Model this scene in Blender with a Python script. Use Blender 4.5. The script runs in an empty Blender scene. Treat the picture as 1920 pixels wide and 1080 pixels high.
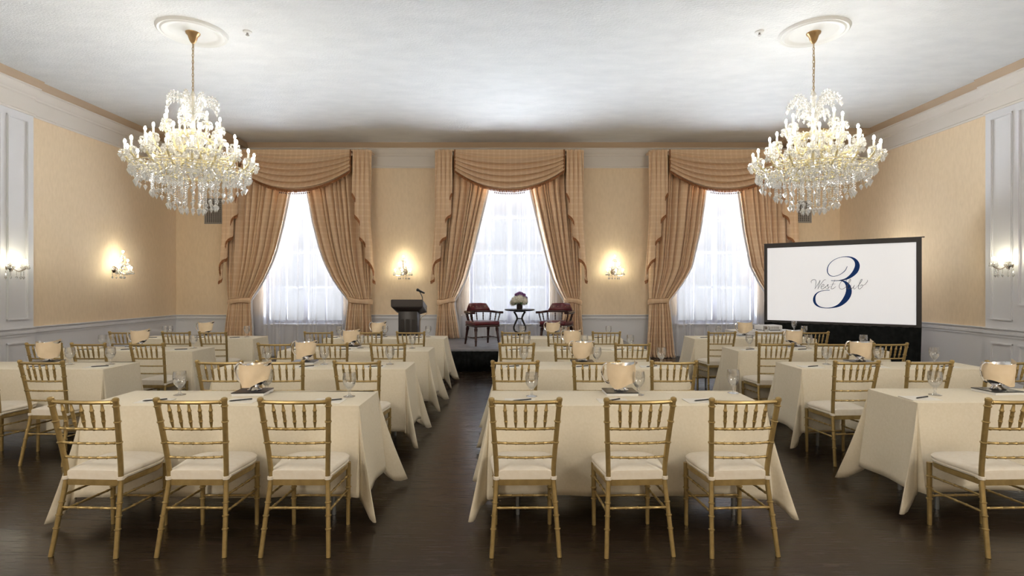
import bpy, bmesh, math, random
from math import sin, cos, pi, radians, sqrt
from mathutils import Vector, Matrix

random.seed(7)
SC = bpy.context.scene
COL = SC.collection

# ------------------------------------------------------------------ camera, world, exposure
CAMZ, F, PX0, PY0 = 1.56, 1005.0, 957.0, 538.0
cam = bpy.data.cameras.new('camera')
cam.sensor_width = 36.0
cam.lens = 36.0 * F / 1920.0
cam.shift_x = 3.0 / 1920.0
cam.shift_y = -2.0 / 1920.0
cam.clip_start = 0.05
co = bpy.data.objects.new('camera', cam)
COL.objects.link(co)
co.location = (0, 0, CAMZ)
co.rotation_euler = (pi / 2, 0, 0)
SC.camera = co

SC.view_settings.view_transform = 'Standard'
SC.view_settings.look = 'None'
SC.view_settings.gamma = 1.0
SC.view_settings.exposure = 0.32
SC.cycles.use_denoising = True
SC.cycles.max_bounces = 10
SC.cycles.transparent_max_bounces = 24
SC.cycles.caustics_reflective = False
SC.cycles.caustics_refractive = False
SC.cycles.sample_clamp_indirect = 6.0

wd = bpy.data.worlds.new('daylight')
SC.world = wd
wd.use_nodes = True
_nt = wd.node_tree
_bg = _nt.nodes['Background']
# hazy sky above, shaded house fronts at eye level, added bright glow from below to light the ceiling
_tc = _nt.nodes.new('ShaderNodeTexCoord')
_sx = _nt.nodes.new('ShaderNodeSeparateXYZ')
_mr = _nt.nodes.new('ShaderNodeMapRange')
_mr.inputs['From Min'].default_value = -1
_mr.inputs['From Max'].default_value = 1
_rp = _nt.nodes.new('ShaderNodeValToRGB')
GROUND_FILL, FRONTS, SKY = 68.0, .66, .74
_e = _rp.color_ramp.elements
_e[0].position, _e[0].color = .38, (GROUND_FILL * .94, GROUND_FILL * .98, GROUND_FILL * 1.05, 1)
_e[1].position, _e[1].color = .455, (FRONTS * .93, FRONTS * .97, FRONTS * 1.06, 1)
_n = _e.new(.60)
_n.color = (SKY * .90, SKY * .96, SKY * 1.06, 1)
_nt.links.new(_tc.outputs['Generated'], _sx.inputs[0])
_nt.links.new(_sx.outputs['Z'], _mr.inputs['Value'])
_nt.links.new(_mr.outputs[0], _rp.inputs['Fac'])
_nt.links.new(_rp.outputs['Color'], _bg.inputs['Color'])
_bg.inputs['Strength'].default_value = 1.0

BULB_CH = 112.0     # chandelier lamp brightness
BULB_SC = 92.0     # wall sconce lamp brightness
WARM = (1.0, 0.94, 0.82)
# two unseen fill lights added behind the camera to brighten surfaces facing it
for lx in (-4.0, 3.9):
    ld = bpy.data.lights.new('fill_light', 'POINT')
    ld.energy = 205
    ld.color = (1.0, 0.94, 0.84)
    ld.shadow_soft_size = 0.6
    lo = bpy.data.objects.new('fill_light', ld)
    lo.location = (lx, -0.6, 3.5)
    COL.objects.link(lo)


def at(px, py, d):
    return Vector(((px - PX0) / F * d, d, CAMZ - (py - PY0) / F * d))


# ------------------------------------------------------------------ materials
def mat(name, col, rough=0.5, metal=0.0, spec=0.5, **kw):
    m = bpy.data.materials.new(name)
    m.use_nodes = True
    b = m.node_tree.nodes['Principled BSDF']
    b.inputs['Base Color'].default_value = (*col, 1)
    b.inputs['Roughness'].default_value = rough
    b.inputs['Metallic'].default_value = metal
    b.inputs['Specular IOR Level'].default_value = spec
    for k, v in kw.items():
        b.inputs[k.replace('_', ' ')].default_value = v
    return m


def nodes(m):
    nt = m.node_tree
    return nt, nt.nodes, nt.links, nt.nodes['Principled BSDF']


def noise_mix(m, c1, c2, scale=(1, 1, 1), nscale=5.0, detail=4, lo=0.35, hi=0.65, bump=0.0, bdist=0.01, coord='Object', bscale=None):
    nt, N, L, b = nodes(m)
    tc = N.new('ShaderNodeTexCoord')
    mp = N.new('ShaderNodeMapping')
    mp.inputs['Scale'].default_value = scale
    L.new(tc.outputs[coord], mp.inputs['Vector'])
    nz = N.new('ShaderNodeTexNoise')
    nz.inputs['Scale'].default_value = nscale
    nz.inputs['Detail'].default_value = detail
    L.new(mp.outputs[0], nz.inputs['Vector'])
    rp = N.new('ShaderNodeValToRGB')
    rp.color_ramp.elements[0].position = lo
    rp.color_ramp.elements[0].color = (*c1, 1)
    rp.color_ramp.elements[1].position = hi
    rp.color_ramp.elements[1].color = (*c2, 1)
    L.new(nz.outputs['Fac'], rp.inputs['Fac'])
    L.new(rp.outputs['Color'], b.inputs['Base Color'])
    if bump:
        src = nz
        if bscale:
            src = N.new('ShaderNodeTexNoise')
            src.inputs['Scale'].default_value = bscale
            src.inputs['Detail'].default_value = 3
            L.new(mp.outputs[0], src.inputs['Vector'])
        bp = N.new('ShaderNodeBump')
        bp.inputs['Strength'].default_value = bump
        bp.inputs['Distance'].default_value = bdist
        L.new(src.outputs['Fac'], bp.inputs['Height'])
        L.new(bp.outputs[0], b.inputs['Normal'])
    return m


M = {}
M['ceiling'] = noise_mix(mat('ceiling_plaster', (.8, .82, .84), .9, spec=.1), (.79, .81, .83), (.85, .867, .883), (1, 2.2, 1), 2.6, 14, .32, .68, .5, .02, bscale=34)
M['white'] = mat('white_paint', (.73, .735, .76), .45, spec=.3)
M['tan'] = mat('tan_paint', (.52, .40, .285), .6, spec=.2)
M['frieze'] = mat('frieze_paint', (.72, .68, .63), .55, spec=.25)
M['paper'] = noise_mix(mat('wallpaper', (.7, .5, .3), .75, spec=.2), (.785, .63, .44), (.845, .685, .49), (1, 1, .35), 26, 6, .3, .7, .15, .004)
M['tray'] = mat('black_tray', (.012, .012, .014), .3)
M['tray_rim'] = mat('white_rim', (.8, .8, .8), .3)
M['gold'] = noise_mix(mat('gold_paint', (.5, .33, .12), .36, .55), (.37, .265, .105), (.46, .335, .14), (1, 1, 1), 30, 3, .3, .7)
M['cushion'] = noise_mix(mat('ivory_cushion', (.8, .74, .64), .8, spec=.2), (.80, .73, .62), (.84, .78, .68), (1, 1, 1), 40, 3, .3, .7, .15, .003)
M['cloth'] = noise_mix(mat('cream_cloth', (.8, .73, .58), .75, spec=.2), (.80, .73, .58), (.85, .78, .64), (1, 1, 1), 60, 3, .3, .7, .10, .002)
M['whitecloth'] = mat('white_cloth', (.8, .79, .78), .75, spec=.2)
M['napkin'] = noise_mix(mat('peach_napkin', (.83, .67, .46), .8, spec=.15), (.80, .65, .45), (.86, .71, .52), (1, 1, 1), 14, 3, .3, .7, .3, .01)
M['chrome'] = mat('chrome', (.8, .8, .82), .08, 1.0)
M['silver'] = mat('aged_silver', (.42, .36, .31), .25, 1.0)
M['steel'] = mat('grey_steel', (.32, .34, .36), .35, .8)
M['paperpad'] = mat('note_paper', (.86, .83, .76), .7)
M['ink'] = mat('black_plastic', (.015, .015, .02), .35)
M['black'] = noise_mix(mat('black_drape', (.008, .009, .009), .9, spec=.1), (.008, .009, .009), (.016, .017, .017), (1, 1, 1), 9, 2)
M['frameblack'] = mat('black_frame', (.03, .026, .026), .5)
M['stage'] = noise_mix(mat('grey_stage_top', (.2, .2, .22), .45), (.19, .19, .21), (.25, .25, .27), (1, 1, 1), 8, 4)
M['lectern'] = mat('black_wood', (.016, .013, .013), .35)
M['lectern_edge'] = mat('dark_lectern_top', (.035, .028, .027), .4)
M['mahogany'] = mat('dark_mahogany', (.035, .010, .010), .25)
M['oxblood'] = noise_mix(mat('oxblood_leather', (.1, .01, .015), .3), (.085, .008, .013), (.13, .014, .02), (1, 1, 1), 12, 3, bump=.2, bdist=.004)
M['ebony'] = mat('ebony', (.012, .011, .014), .25)
M['hydrangea'] = noise_mix(mat('white_petals', (.8, .78, .68), .7), (.62, .60, .46), (.90, .89, .84), (1, 1, 1), 35, 2)
M['purple'] = noise_mix(mat('purple_petals', (.2, .08, .25), .7), (.10, .03, .13), (.30, .13, .34), (1, 1, 1), 40, 2)
M['leaf'] = mat('green_leaf', (.05, .13, .03), .5)
M['brass'] = mat('antique_brass', (.50, .33, .16), .3, .8)
M['chaingold'] = mat('gold_chain', (.50, .38, .22), .35, .7)
M['arm'] = mat('gilded_glass', (.86, .76, .46), .2, .25, Transmission_Weight=0.0)
M['candle'] = mat('ivory_candle', (.9, .87, .76), .4)
M['medal'] = mat('plaster_white', (.80, .81, .80), .7, spec=.2)
M['grille'] = mat('grey_grille', (.35, .33, .31), .5, .3)
M['dark'] = mat('dark_void', (.05, .05, .05), .8)
M['fringe'] = noise_mix(mat('rust_fringe', (.3, .13, .06), .9, spec=.1), (.22, .085, .035), (.40, .19, .09), (1, 1, .2), 90, 2, .3, .7, .6, .01)
M['bead'] = mat('dark_bead', (.06, .03, .03), .4)
M['blue'] = mat('navy_print', (.004, .042, .20), .6, spec=.2)
M['greyprint'] = mat('grey_print', (.10, .10, .12), .5)
M['cord'] = mat('tan_cord', (.45, .32, .18), .5)
M['vase'] = mat('dark_vase', (.03, .02, .02), .2)
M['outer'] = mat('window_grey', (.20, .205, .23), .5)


def plaid(name, c1, c2, c3):
    m = mat(name, c1, .55, spec=.3)
    nt, N, L, b = nodes(m)
    b.inputs['Sheen Weight'].default_value = .25
    uv = N.new('ShaderNodeUVMap')
    sp = N.new('ShaderNodeSeparateXYZ')
    L.new(uv.outputs[0], sp.inputs[0])

    def stripe(out, per, width):
        a = N.new('ShaderNodeMath'); a.operation = 'DIVIDE'; a.inputs[1].default_value = per
        L.new(out, a.inputs[0])
        f = N.new('ShaderNodeMath'); f.operation = 'FRACT'
        L.new(a.outputs[0], f.inputs[0])
        g = N.new('ShaderNodeMath'); g.operation = 'LESS_THAN'; g.inputs[1].default_value = width
        L.new(f.outputs[0], g.inputs[0])
        return g.outputs[0]
    sx = stripe(sp.outputs[0], .13, .3)
    sy = stripe(sp.outputs[1], .13, .3)
    ad = N.new('ShaderNodeMath'); ad.operation = 'ADD'
    L.new(sx, ad.inputs[0]); L.new(sy, ad.inputs[1])
    hf = N.new('ShaderNodeMath'); hf.operation = 'MULTIPLY'; hf.inputs[1].default_value = .5
    L.new(ad.outputs[0], hf.inputs[0])
    rp = N.new('ShaderNodeValToRGB')
    rp.color_ramp.elements[0].color = (*c1, 1)
    rp.color_ramp.elements[1].color = (*c3, 1)
    e = rp.color_ramp.elements.new(.5); e.color = (*c2, 1)
    L.new(hf.outputs[0], rp.inputs['Fac'])
    L.new(rp.outputs['Color'], b.inputs['Base Color'])
    nz = N.new('ShaderNodeTexNoise'); nz.inputs['Scale'].default_value = 120
    L.new(uv.outputs[0], nz.inputs['Vector'])
    bp = N.new('ShaderNodeBump'); bp.inputs['Strength'].default_value = .12; bp.inputs['Distance'].default_value = .004
    L.new(nz.outputs['Fac'], bp.inputs['Height'])
    L.new(bp.outputs[0], b.inputs['Normal'])
    return m


M['curtain'] = plaid('peach_plaid', (.70, .485, .305), (.735, .525, .34), (.785, .585, .395))
M['lining'] = mat('grey_lining', (.55, .54, .55), .8)


def mix_shader(name, parts):
    """parts: list of (shader node type, color, extra, weight) mixed in sequence"""
    m = bpy.data.materials.new(name)
    m.use_nodes = True
    nt = m.node_tree
    N, L = nt.nodes, nt.links
    N.remove(N['Principled BSDF'])
    out = N['Material Output']
    prev = None
    tot = 0
    for typ, colr, ex, w in parts:
        s = N.new(typ)
        s.inputs['Color'].default_value = (*colr, 1)
        for k, v in ex.items():
            s.inputs[k].default_value = v
        tot += w
        if prev is None:
            prev = s.outputs[0]
        else:
            mx = N.new('ShaderNodeMixShader')
            mx.inputs[0].default_value = w / tot
            L.new(prev, mx.inputs[1]); L.new(s.outputs[0], mx.inputs[2])
            prev = mx.outputs[0]
    L.new(prev, out.inputs['Surface'])
    return m


def clear_glass(name, tint=(1, 1, 1), base=.05, edge=.75, blend=.35):
    m = bpy.data.materials.new(name)
    m.use_nodes = True
    nt = m.node_tree
    N, L = nt.nodes, nt.links
    N.remove(N['Principled BSDF'])
    t = N.new('ShaderNodeBsdfTransparent'); t.inputs[0].default_value = (*tint, 1)
    g = N.new('ShaderNodeBsdfGlossy'); g.inputs['Roughness'].default_value = .03
    lw = N.new('ShaderNodeLayerWeight'); lw.inputs['Blend'].default_value = blend
    mr = N.new('ShaderNodeMapRange')
    mr.inputs['To Min'].default_value = base; mr.inputs['To Max'].default_value = edge
    L.new(lw.outputs['Facing'], mr.inputs['Value'])
    mx = N.new('ShaderNodeMixShader')
    L.new(mr.outputs[0], mx.inputs[0]); L.new(t.outputs[0], mx.inputs[1]); L.new(g.outputs[0], mx.inputs[2])
    L.new(mx.outputs[0], N['Material Output'].inputs['Surface'])
    return m


def sheer_mat():
    m = mix_shader('sheer_voile', [('ShaderNodeBsdfTranslucent', (.93, .93, .96), {}, .037), ("ShaderNodeBsdfDiffuse", (.76, .76, .82), {}, .963)])
    nt = m.node_tree
    N, L = nt.nodes, nt.links
    out = N['Material Output']
    body = out.inputs['Surface'].links[0].from_socket
    t = N.new('ShaderNodeBsdfTransparent')
    lw = N.new('ShaderNodeLayerWeight'); lw.inputs['Blend'].default_value = .5
    mr = N.new('ShaderNodeMapRange')          # threads close up where the voile is seen edge on
    mr.inputs['To Min'].default_value = .40; mr.inputs['To Max'].default_value = .90
    L.new(lw.outputs['Facing'], mr.inputs['Value'])
    mx = N.new('ShaderNodeMixShader')
    L.new(mr.outputs[0], mx.inputs[0]); L.new(t.outputs[0], mx.inputs[1]); L.new(body, mx.inputs[2])
    L.new(mx.outputs[0], out.inputs['Surface'])
    return m


M['sheer'] = sheer_mat()
M['glass'] = clear_glass('clear_goblet_glass', (.985, .99, .995), .10, .85)
M['pane'] = clear_glass('window_glass', (.97, .98, .98), .03, .35)
M['crystal'] = mix_shader('cut_crystal', [('ShaderNodeBsdfTransparent', (1, 1, 1), {}, .44), ('ShaderNodeBsdfGlossy', (1, 1, .98), {'Roughness': .06}, .24), ('ShaderNodeBsdfTranslucent', (1, 1, .98), {}, .14), ('ShaderNodeBsdfDiffuse', (1, 1, .98), {}, .10)])


def emis(name, col, s):
    m = bpy.data.materials.new(name)
    m.use_nodes = True
    nt = m.node_tree
    nt.nodes.remove(nt.nodes['Principled BSDF'])
    e = nt.nodes.new('ShaderNodeEmission')
    e.inputs[0].default_value = (*col, 1)
    e.inputs[1].default_value = s
    nt.links.new(e.outputs[0], nt.nodes['Material Output'].inputs['Surface'])
    return m


M['bulb'] = emis('chandelier_lamp', WARM, BULB_CH)
M['bulb_s'] = emis('sconce_lamp', (1.0, .92, .68), BULB_SC)
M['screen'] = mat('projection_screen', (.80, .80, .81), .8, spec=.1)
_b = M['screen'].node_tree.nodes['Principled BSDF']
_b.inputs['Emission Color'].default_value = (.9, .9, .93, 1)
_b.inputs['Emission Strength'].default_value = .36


def floor_mat():
    m = mat('dark_wood_floor', (.03, .02, .013), .28, spec=.5)
    nt, N, L, b = nodes(m)
    tc = N.new('ShaderNodeTexCoord')
    br = N.new('ShaderNodeTexBrick')
    br.inputs['Scale'].default_value = 1
    br.inputs['Brick Width'].default_value = 1.6
    br.inputs['Row Height'].default_value = .075
    br.inputs['Mortar Size'].default_value = .0025
    br.inputs['Color1'].default_value = (.030, .0195, .0125, 1)
    br.inputs['Color2'].default_value = (.046, .030, .019, 1)
    br.inputs['Mortar'].default_value = (.010, .007, .005, 1)
    L.new(tc.outputs['Object'], br.inputs['Vector'])
    mp = N.new('ShaderNodeMapping'); mp.inputs['Scale'].default_value = (1.2, 26, 1)
    L.new(tc.outputs['Object'], mp.inputs[0])
    nz = N.new('ShaderNodeTexNoise'); nz.inputs['Scale'].default_value = 3; nz.inputs['Detail'].default_value = 5
    L.new(mp.outputs[0], nz.inputs['Vector'])
    mx = N.new('ShaderNodeMix'); mx.data_type = 'RGBA'; mx.blend_type = 'MULTIPLY'; mx.inputs[0].default_value = .5
    L.new(br.outputs['Color'], mx.inputs[6]); L.new(nz.outputs['Color'], mx.inputs[7])
    L.new(br.outputs['Color'], b.inputs['Base Color'])
    L.new(mx.outputs[2], b.inputs['Base Color'])
    rr = N.new('ShaderNodeMapRange'); rr.inputs['To Min'].default_value = .15; rr.inputs['To Max'].default_value = .36
    L.new(nz.outputs['Fac'], rr.inputs['Value']); L.new(rr.outputs[0], b.inputs['Roughness'])
    bp = N.new('ShaderNodeBump'); bp.inputs['Strength'].default_value = .07; bp.inputs['Distance'].default_value = .003
    L.new(nz.outputs['Fac'], bp.inputs['Height']); L.new(bp.outputs[0], b.inputs['Normal'])
    return m


M['floor'] = floor_mat()


# ------------------------------------------------------------------ mesh helpers
def BM():
    return bmesh.new()


def obj(name, bm, m, parent=None, loc=None, rotz=0.0, angle=38, flat=False):
    me = bpy.data.meshes.new(name)
    bmesh.ops.recalc_face_normals(bm, faces=bm.faces[:])
    bm.to_mesh(me)
    bm.free()
    for p in me.polygons:
        p.use_smooth = not flat
    if not flat:
        me.set_sharp_from_angle(angle=radians(angle))
    me.materials.append(M[m] if isinstance(m, str) else m)
    o = bpy.data.objects.new(name, me)
    COL.objects.link(o)
    if parent is not None:
        o.parent = parent
    if loc is not None:
        o.location = loc
    o.rotation_euler.z = rotz
    return o


def tag(o, label, cat, group=None, kind=None):
    o['label'] = label
    o['category'] = cat
    if group:
        o['group'] = group
    if kind:
        o['kind'] = kind
    return o


def thing(name, label, cat, loc=(0, 0, 0), rotz=0.0, group=None):
    o = bpy.data.objects.new(name, None)
    o.empty_display_size = .1
    COL.objects.link(o)
    o.location = loc
    o.rotation_euler.z = rotz
    return tag(o, label, cat, group)


def kids(o):
    return [c for c in COL.objects if c.parent == o]


def copy_tree(o, parent=None):
    c = o.copy()
    COL.objects.link(c)
    if parent is not None:
        c.parent = parent
    for ch in list(o.children):
        copy_tree(ch, c)
    return c


def struct(name, bm, m, parent=None, label=None, cat=None):
    o = obj(name, bm, m, parent, angle=30)
    o['kind'] = 'structure'
    if parent is None:
        o['label'] = label
        o['category'] = cat
    return o


def box(bm, x0, x1, y0, y1, z0, z1, bev=0.0, seg=2, mtx=None):
    r = bmesh.ops.create_cube(bm, size=1.0)
    vs = r['verts']
    bmesh.ops.scale(bm, vec=(x1 - x0, y1 - y0, z1 - z0), verts=vs)
    bmesh.ops.translate(bm, vec=((x0 + x1) / 2, (y0 + y1) / 2, (z0 + z1) / 2), verts=vs)
    if mtx is not None:
        bmesh.ops.transform(bm, matrix=mtx, verts=vs)
    if bev > 0:
        es = list({e for v in vs for e in v.link_edges})
        bmesh.ops.bevel(bm, geom=es, offset=bev, segments=seg, affect='EDGES', profile=.5)


def grid(bm, fn, nu, nv, closed_u=False, uvfn=None):
    uvl = bm.loops.layers.uv.verify() if uvfn else None
    n = nu if closed_u else nu + 1
    rows = []
    for j in range(nv + 1):
        rows.append([bm.verts.new(fn(i / nu, j / nv)) for i in range(n)])
    for j in range(nv):
        for i in range(nu):
            i2 = (i + 1) % n
            f = bm.faces.new((rows[j][i], rows[j][i2], rows[j + 1][i2], rows[j + 1][i]))
            if uvfn:
                for lp, (a, b) in zip(f.loops, ((i, j), (i + 1, j), (i + 1, j + 1), (i, j + 1))):
                    lp[uvl].uv = uvfn(a / nu, b / nv)
    return rows


def lathe(bm, prof, n=16, mtx=None, cap=True):
    """prof: list of (r, z)"""
    mtx = mtx or Matrix.Identity(4)
    rows = []
    for r, z in prof:
        if r < 1e-5:
            rows.append([bm.verts.new(mtx @ Vector((0, 0, z)))])
        else:
            rows.append([bm.verts.new(mtx @ Vector((r * cos(2 * pi * i / n), r * sin(2 * pi * i / n), z))) for i in range(n)])
    for a, b in zip(rows, rows[1:]):
        for i in range(n):
            i2 = (i + 1) % n
            if len(a) == 1 and len(b) == 1:
                continue
            if len(a) == 1:
                bm.faces.new((a[0], b[i2], b[i]))
            elif len(b) == 1:
                bm.faces.new((a[i], a[i2], b[0]))
            else:
                bm.faces.new((a[i], a[i2], b[i2], b[i]))
    if cap:
        if len(rows[0]) > 1:
            bm.faces.new(list(reversed(rows[0])))
        if len(rows[-1]) > 1:
            bm.faces.new(rows[-1])


def smooth_path(pts, n=8, closed=False):
    """Catmull-Rom through points (Vectors of any length)."""
    pts = [Vector(p) for p in pts]
    out = []
    m = len(pts)
    segs = m if closed else m - 1
    for i in range(segs):
        p1, p2 = pts[i], pts[(i + 1) % m]
        p0 = pts[i - 1] if (i > 0 or closed) else p1
        p3 = pts[(i + 2) % m] if (i + 2 < m or closed) else p2
        for k in range(n):
            t = k / n
            out.append(.5 * ((2 * p1) + (p2 - p0) * t + (2 * p0 - 5 * p1 + 4 * p2 - p3) * t * t + (3 * p1 - p0 - 3 * p2 + p3) * t ** 3))
    if not closed:
        out.append(pts[-1])
    return out


def tube(bm, path, rad, n=8, cap=True, closed=False, squash=None):
    """sweep a circle along path; rad: number or list"""
    path = [Vector(p) for p in path]
    m = len(path)
    if not hasattr(rad, '__len__'):
        rad = [rad] * m
    tang = []
    for i in range(m):
        a = path[(i - 1) % m] if (i > 0 or closed) else path[i]
        b = path[(i + 1) % m] if (i < m - 1 or closed) else path[i]
        t = (b - a)
        tang.append(t.normalized() if t.length > 1e-9 else Vector((0, 0, 1)))
    up = Vector((0, 0, 1)) if abs(tang[0].z) < .9 else Vector((1, 0, 0))
    nrm = (up - tang[0] * up.dot(tang[0])).normalized()
    rows = []
    for i in range(m):
        nrm = (nrm - tang[i] * nrm.dot(tang[i]))
        nrm = nrm.normalized() if nrm.length > 1e-9 else tang[i].orthogonal().normalized()
        bi = tang[i].cross(nrm)
        row = []
        for k in range(n):
            a = 2 * pi * k / n
            sx = squash or 1.0
            row.append(bm.verts.new(path[i] + nrm * cos(a) * rad[i] + bi * sin(a) * rad[i] * sx))
        rows.append(row)
    cnt = m if closed else m - 1
    for j in range(cnt):
        a, b = rows[j], rows[(j + 1) % m]
        for k in range(n):
            k2 = (k + 1) % n
            bm.faces.new((a[k], a[k2], b[k2], b[k]))
    if cap and not closed:
        bm.faces.new(list(reversed(rows[0])))
        bm.faces.new(rows[-1])


def turned(bm, pts, r, knots=(), n=8, kr=1.34, kw=.006, r2=None, step=.05):
    """a turned bamboo-like stick along a smooth path with raised rings at fractions `knots`"""
    pts = [Vector(p) for p in pts]
    dense = smooth_path(pts, 16) if len(pts) > 2 else [pts[0].lerp(pts[1], i / 24) for i in range(25)]
    cum = [0]
    for a, b in zip(dense, dense[1:]):
        cum.append(cum[-1] + (b - a).length)
    tot = cum[-1]

    def pos(s):
        for i in range(len(cum) - 1):
            if s <= cum[i + 1] + 1e-9:
                f = (s - cum[i]) / max(cum[i + 1] - cum[i], 1e-9)
                return dense[i].lerp(dense[i + 1], f)
        return dense[-1]
    st = {}
    k = max(2, int(tot / step))
    for i in range(k + 1):
        st[tot * i / k] = 1.0
    for q in knots:
        s = q * tot
        for x in [x for x in st if abs(x - s) < kw * 2.2 and 0 < x < tot]:
            del st[x]
        for ds, kf in ((-kw, 1.0), (-kw * .45, kr), (kw * .45, kr), (kw, 1.0)):
            if 0 <= s + ds <= tot:
                st[s + ds] = kf
    ss = sorted(st)
    r2 = r if r2 is None else r2
    tube(bm, [pos(s) for s in ss], [(r + (r2 - r) * s / tot) * st[s] for s in ss], n)


def ico(bm, c, r, sub=1, sc=(1, 1, 1)):
    mt = Matrix.Translation(c) @ Matrix.Diagonal((*sc, 1))
    bmesh.ops.create_icosphere(bm, subdivisions=sub, radius=r, matrix=mt)


def octa(bm, c, r, h, h2=None):
    """faceted drop/bead: n-gon bipyramid"""
    c = Vector(c)
    n = 6
    h2 = h if h2 is None else h2
    t = bm.verts.new(c + Vector((0, 0, h)))
    b = bm.verts.new(c - Vector((0, 0, h2)))
    ring = [bm.verts.new(c + Vector((r * cos(2 * pi * i / n), r * sin(2 * pi * i / n), 0))) for i in range(n)]
    for i in range(n):
        j = (i + 1) % n
        bm.faces.new((ring[i], ring[j], t))
        bm.faces.new((ring[j], ring[i], b))


def extrude_profile(bm, prof, p0, p1, nrm, m0=0.0, m1=0.0):
    """prof: list of (out, z); swept from p0 to p1 (xy), pushed out along nrm (xy). m0/m1: mitre factors."""
    p0, p1, nrm = Vector((*p0, 0)), Vector((*p1, 0)), Vector((*nrm, 0))
    t = (p1 - p0).normalized()
    a = [bm.verts.new(p0 + nrm * o + t * (o * m0) + Vector((0, 0, z))) for o, z in prof]
    b = [bm.verts.new(p1 + nrm * o - t * (o * m1) + Vector((0, 0, z))) for o, z in prof]
    for i in range(len(prof) - 1):
        bm.faces.new((a[i], a[i + 1], b[i + 1], b[i]))
    bm.faces.new(a)
    bm.faces.new(list(reversed(b)))


def interp(tab, x):
    """piecewise smooth interpolation, tab sorted by decreasing key"""
    if x >= tab[0][0]:
        return tab[0][1]
    for (xa, ya), (xb, yb) in zip(tab, tab[1:]):
        if x >= xb:
            f = (xa - x) / (xa - xb)
            return ya + (yb - ya) * f
    return tab[-1][1]


# ------------------------------------------------------------------ room shell
XL, XR, YB, YF, ZC = -7.55, 7.44, 12.10, -2.6, 4.78
WINX = (-4.67, -0.02, 4.66)
WH, WZ0, WZ1 = .90, .73, 4.05

bm = BM(); box(bm, XL - .3, XR + .3, YF - .3, YB + .3, -.1, 0)
struct('floor', bm, 'floor', label='dark brown polished wood plank floor', cat='floor')
bm = BM(); box(bm, XL - .3, XR + .3, YF - .3, YB + .3, ZC, ZC + .1)
struct('ceiling', bm, 'ceiling', label='white mottled plaster ceiling', cat='ceiling')

# back wall with three openings
bm = BM()
xs = [XL - .3]
for wx in WINX:
    xs += [wx - WH, wx + WH]
xs.append(XR + .3)
for a, b in zip(xs[0::2], xs[1::2]):
    box(bm, a, b, YB, YB + .3, 0, ZC)
for wx in WINX:
    box(bm, wx - WH, wx + WH, YB, YB + .3, 0, WZ0)
    box(bm, wx - WH, wx + WH, YB, YB + .3, WZ1, ZC)
wb = struct('wall_back', bm, 'white', label='back wall with three tall windows', cat='wall')
bm = BM()
T = .006
for a, b in zip([XL] + xs[2::2], xs[1:-1:2] + [XR]):
    box(bm, a + (0.0 if a != XL else 0), b, YB - T, YB, .92, 4.28)
struct('wallpaper', bm, 'paper', wb)

for nm, x, sg, ye, side in (('wall_left', XL, 1, 8.43, 'left'), ('wall_right', XR, -1, 8.34, 'right')):
    bm = BM(); box(bm, min(x, x - sg * .3), max(x, x - sg * .3), YF - .3, YB + .3, 0, ZC)
    w = struct(nm, bm, 'white', label='%s side wall with peach wallpaper panel above white wainscot' % side, cat='wall')
    bm = BM(); box(bm, min(x, x + sg * T), max(x, x + sg * T), ye, YB - T, .92, 4.24)
    struct('wallpaper', bm, 'paper', w)
    # projecting white panelled bay toward the camera
    bm = BM()
    X1 = x + sg * .05
    box(bm, min(x, X1), max(x, X1), YF, ye, 0, ZC)
    struct('panelled_bay', bm, 'white', w)
    bm = BM()

    def mold(y0, y1, z0, z1, wdt=.035, t=.018, X1=X1, sg=sg, bm=bm):
        for (a, b, c, d) in ((y0, y1, z0, z0 + wdt), (y0, y1, z1 - wdt, z1), (y0, y0 + wdt, z0 + wdt, z1 - wdt), (y1 - wdt, y1, z0 + wdt, z1 - wdt)):
            box(bm, min(X1, X1 + sg * t), max(X1, X1 + sg * t), a, b, c, d)
            box(bm, min(X1, X1 + sg * t * 1.5), max(X1, X1 + sg * t * 1.5), a + .01 if b - a < .05 else a, b - .01 if b - a < .05 else b, c + .01 if d - c < .05 else c, d - .01 if d - c < .05 else d)
    mold(ye - .46, ye - .10, 1.05, 4.15)
    mold(ye - 2.0, ye - .55, 1.28, 4.15)
    mold(ye - .46, ye - .10, .16, .72)
    mold(ye - 2.0, ye - .55, .16, .72)
    struct('panel_moulding', bm, 'white', w)

bm = BM(); box(bm, XL, XR, YF - .3, YF, 0, ZC)
struct('wall_front', bm, 'paper', label='wall behind the camera', cat='wall')

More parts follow.
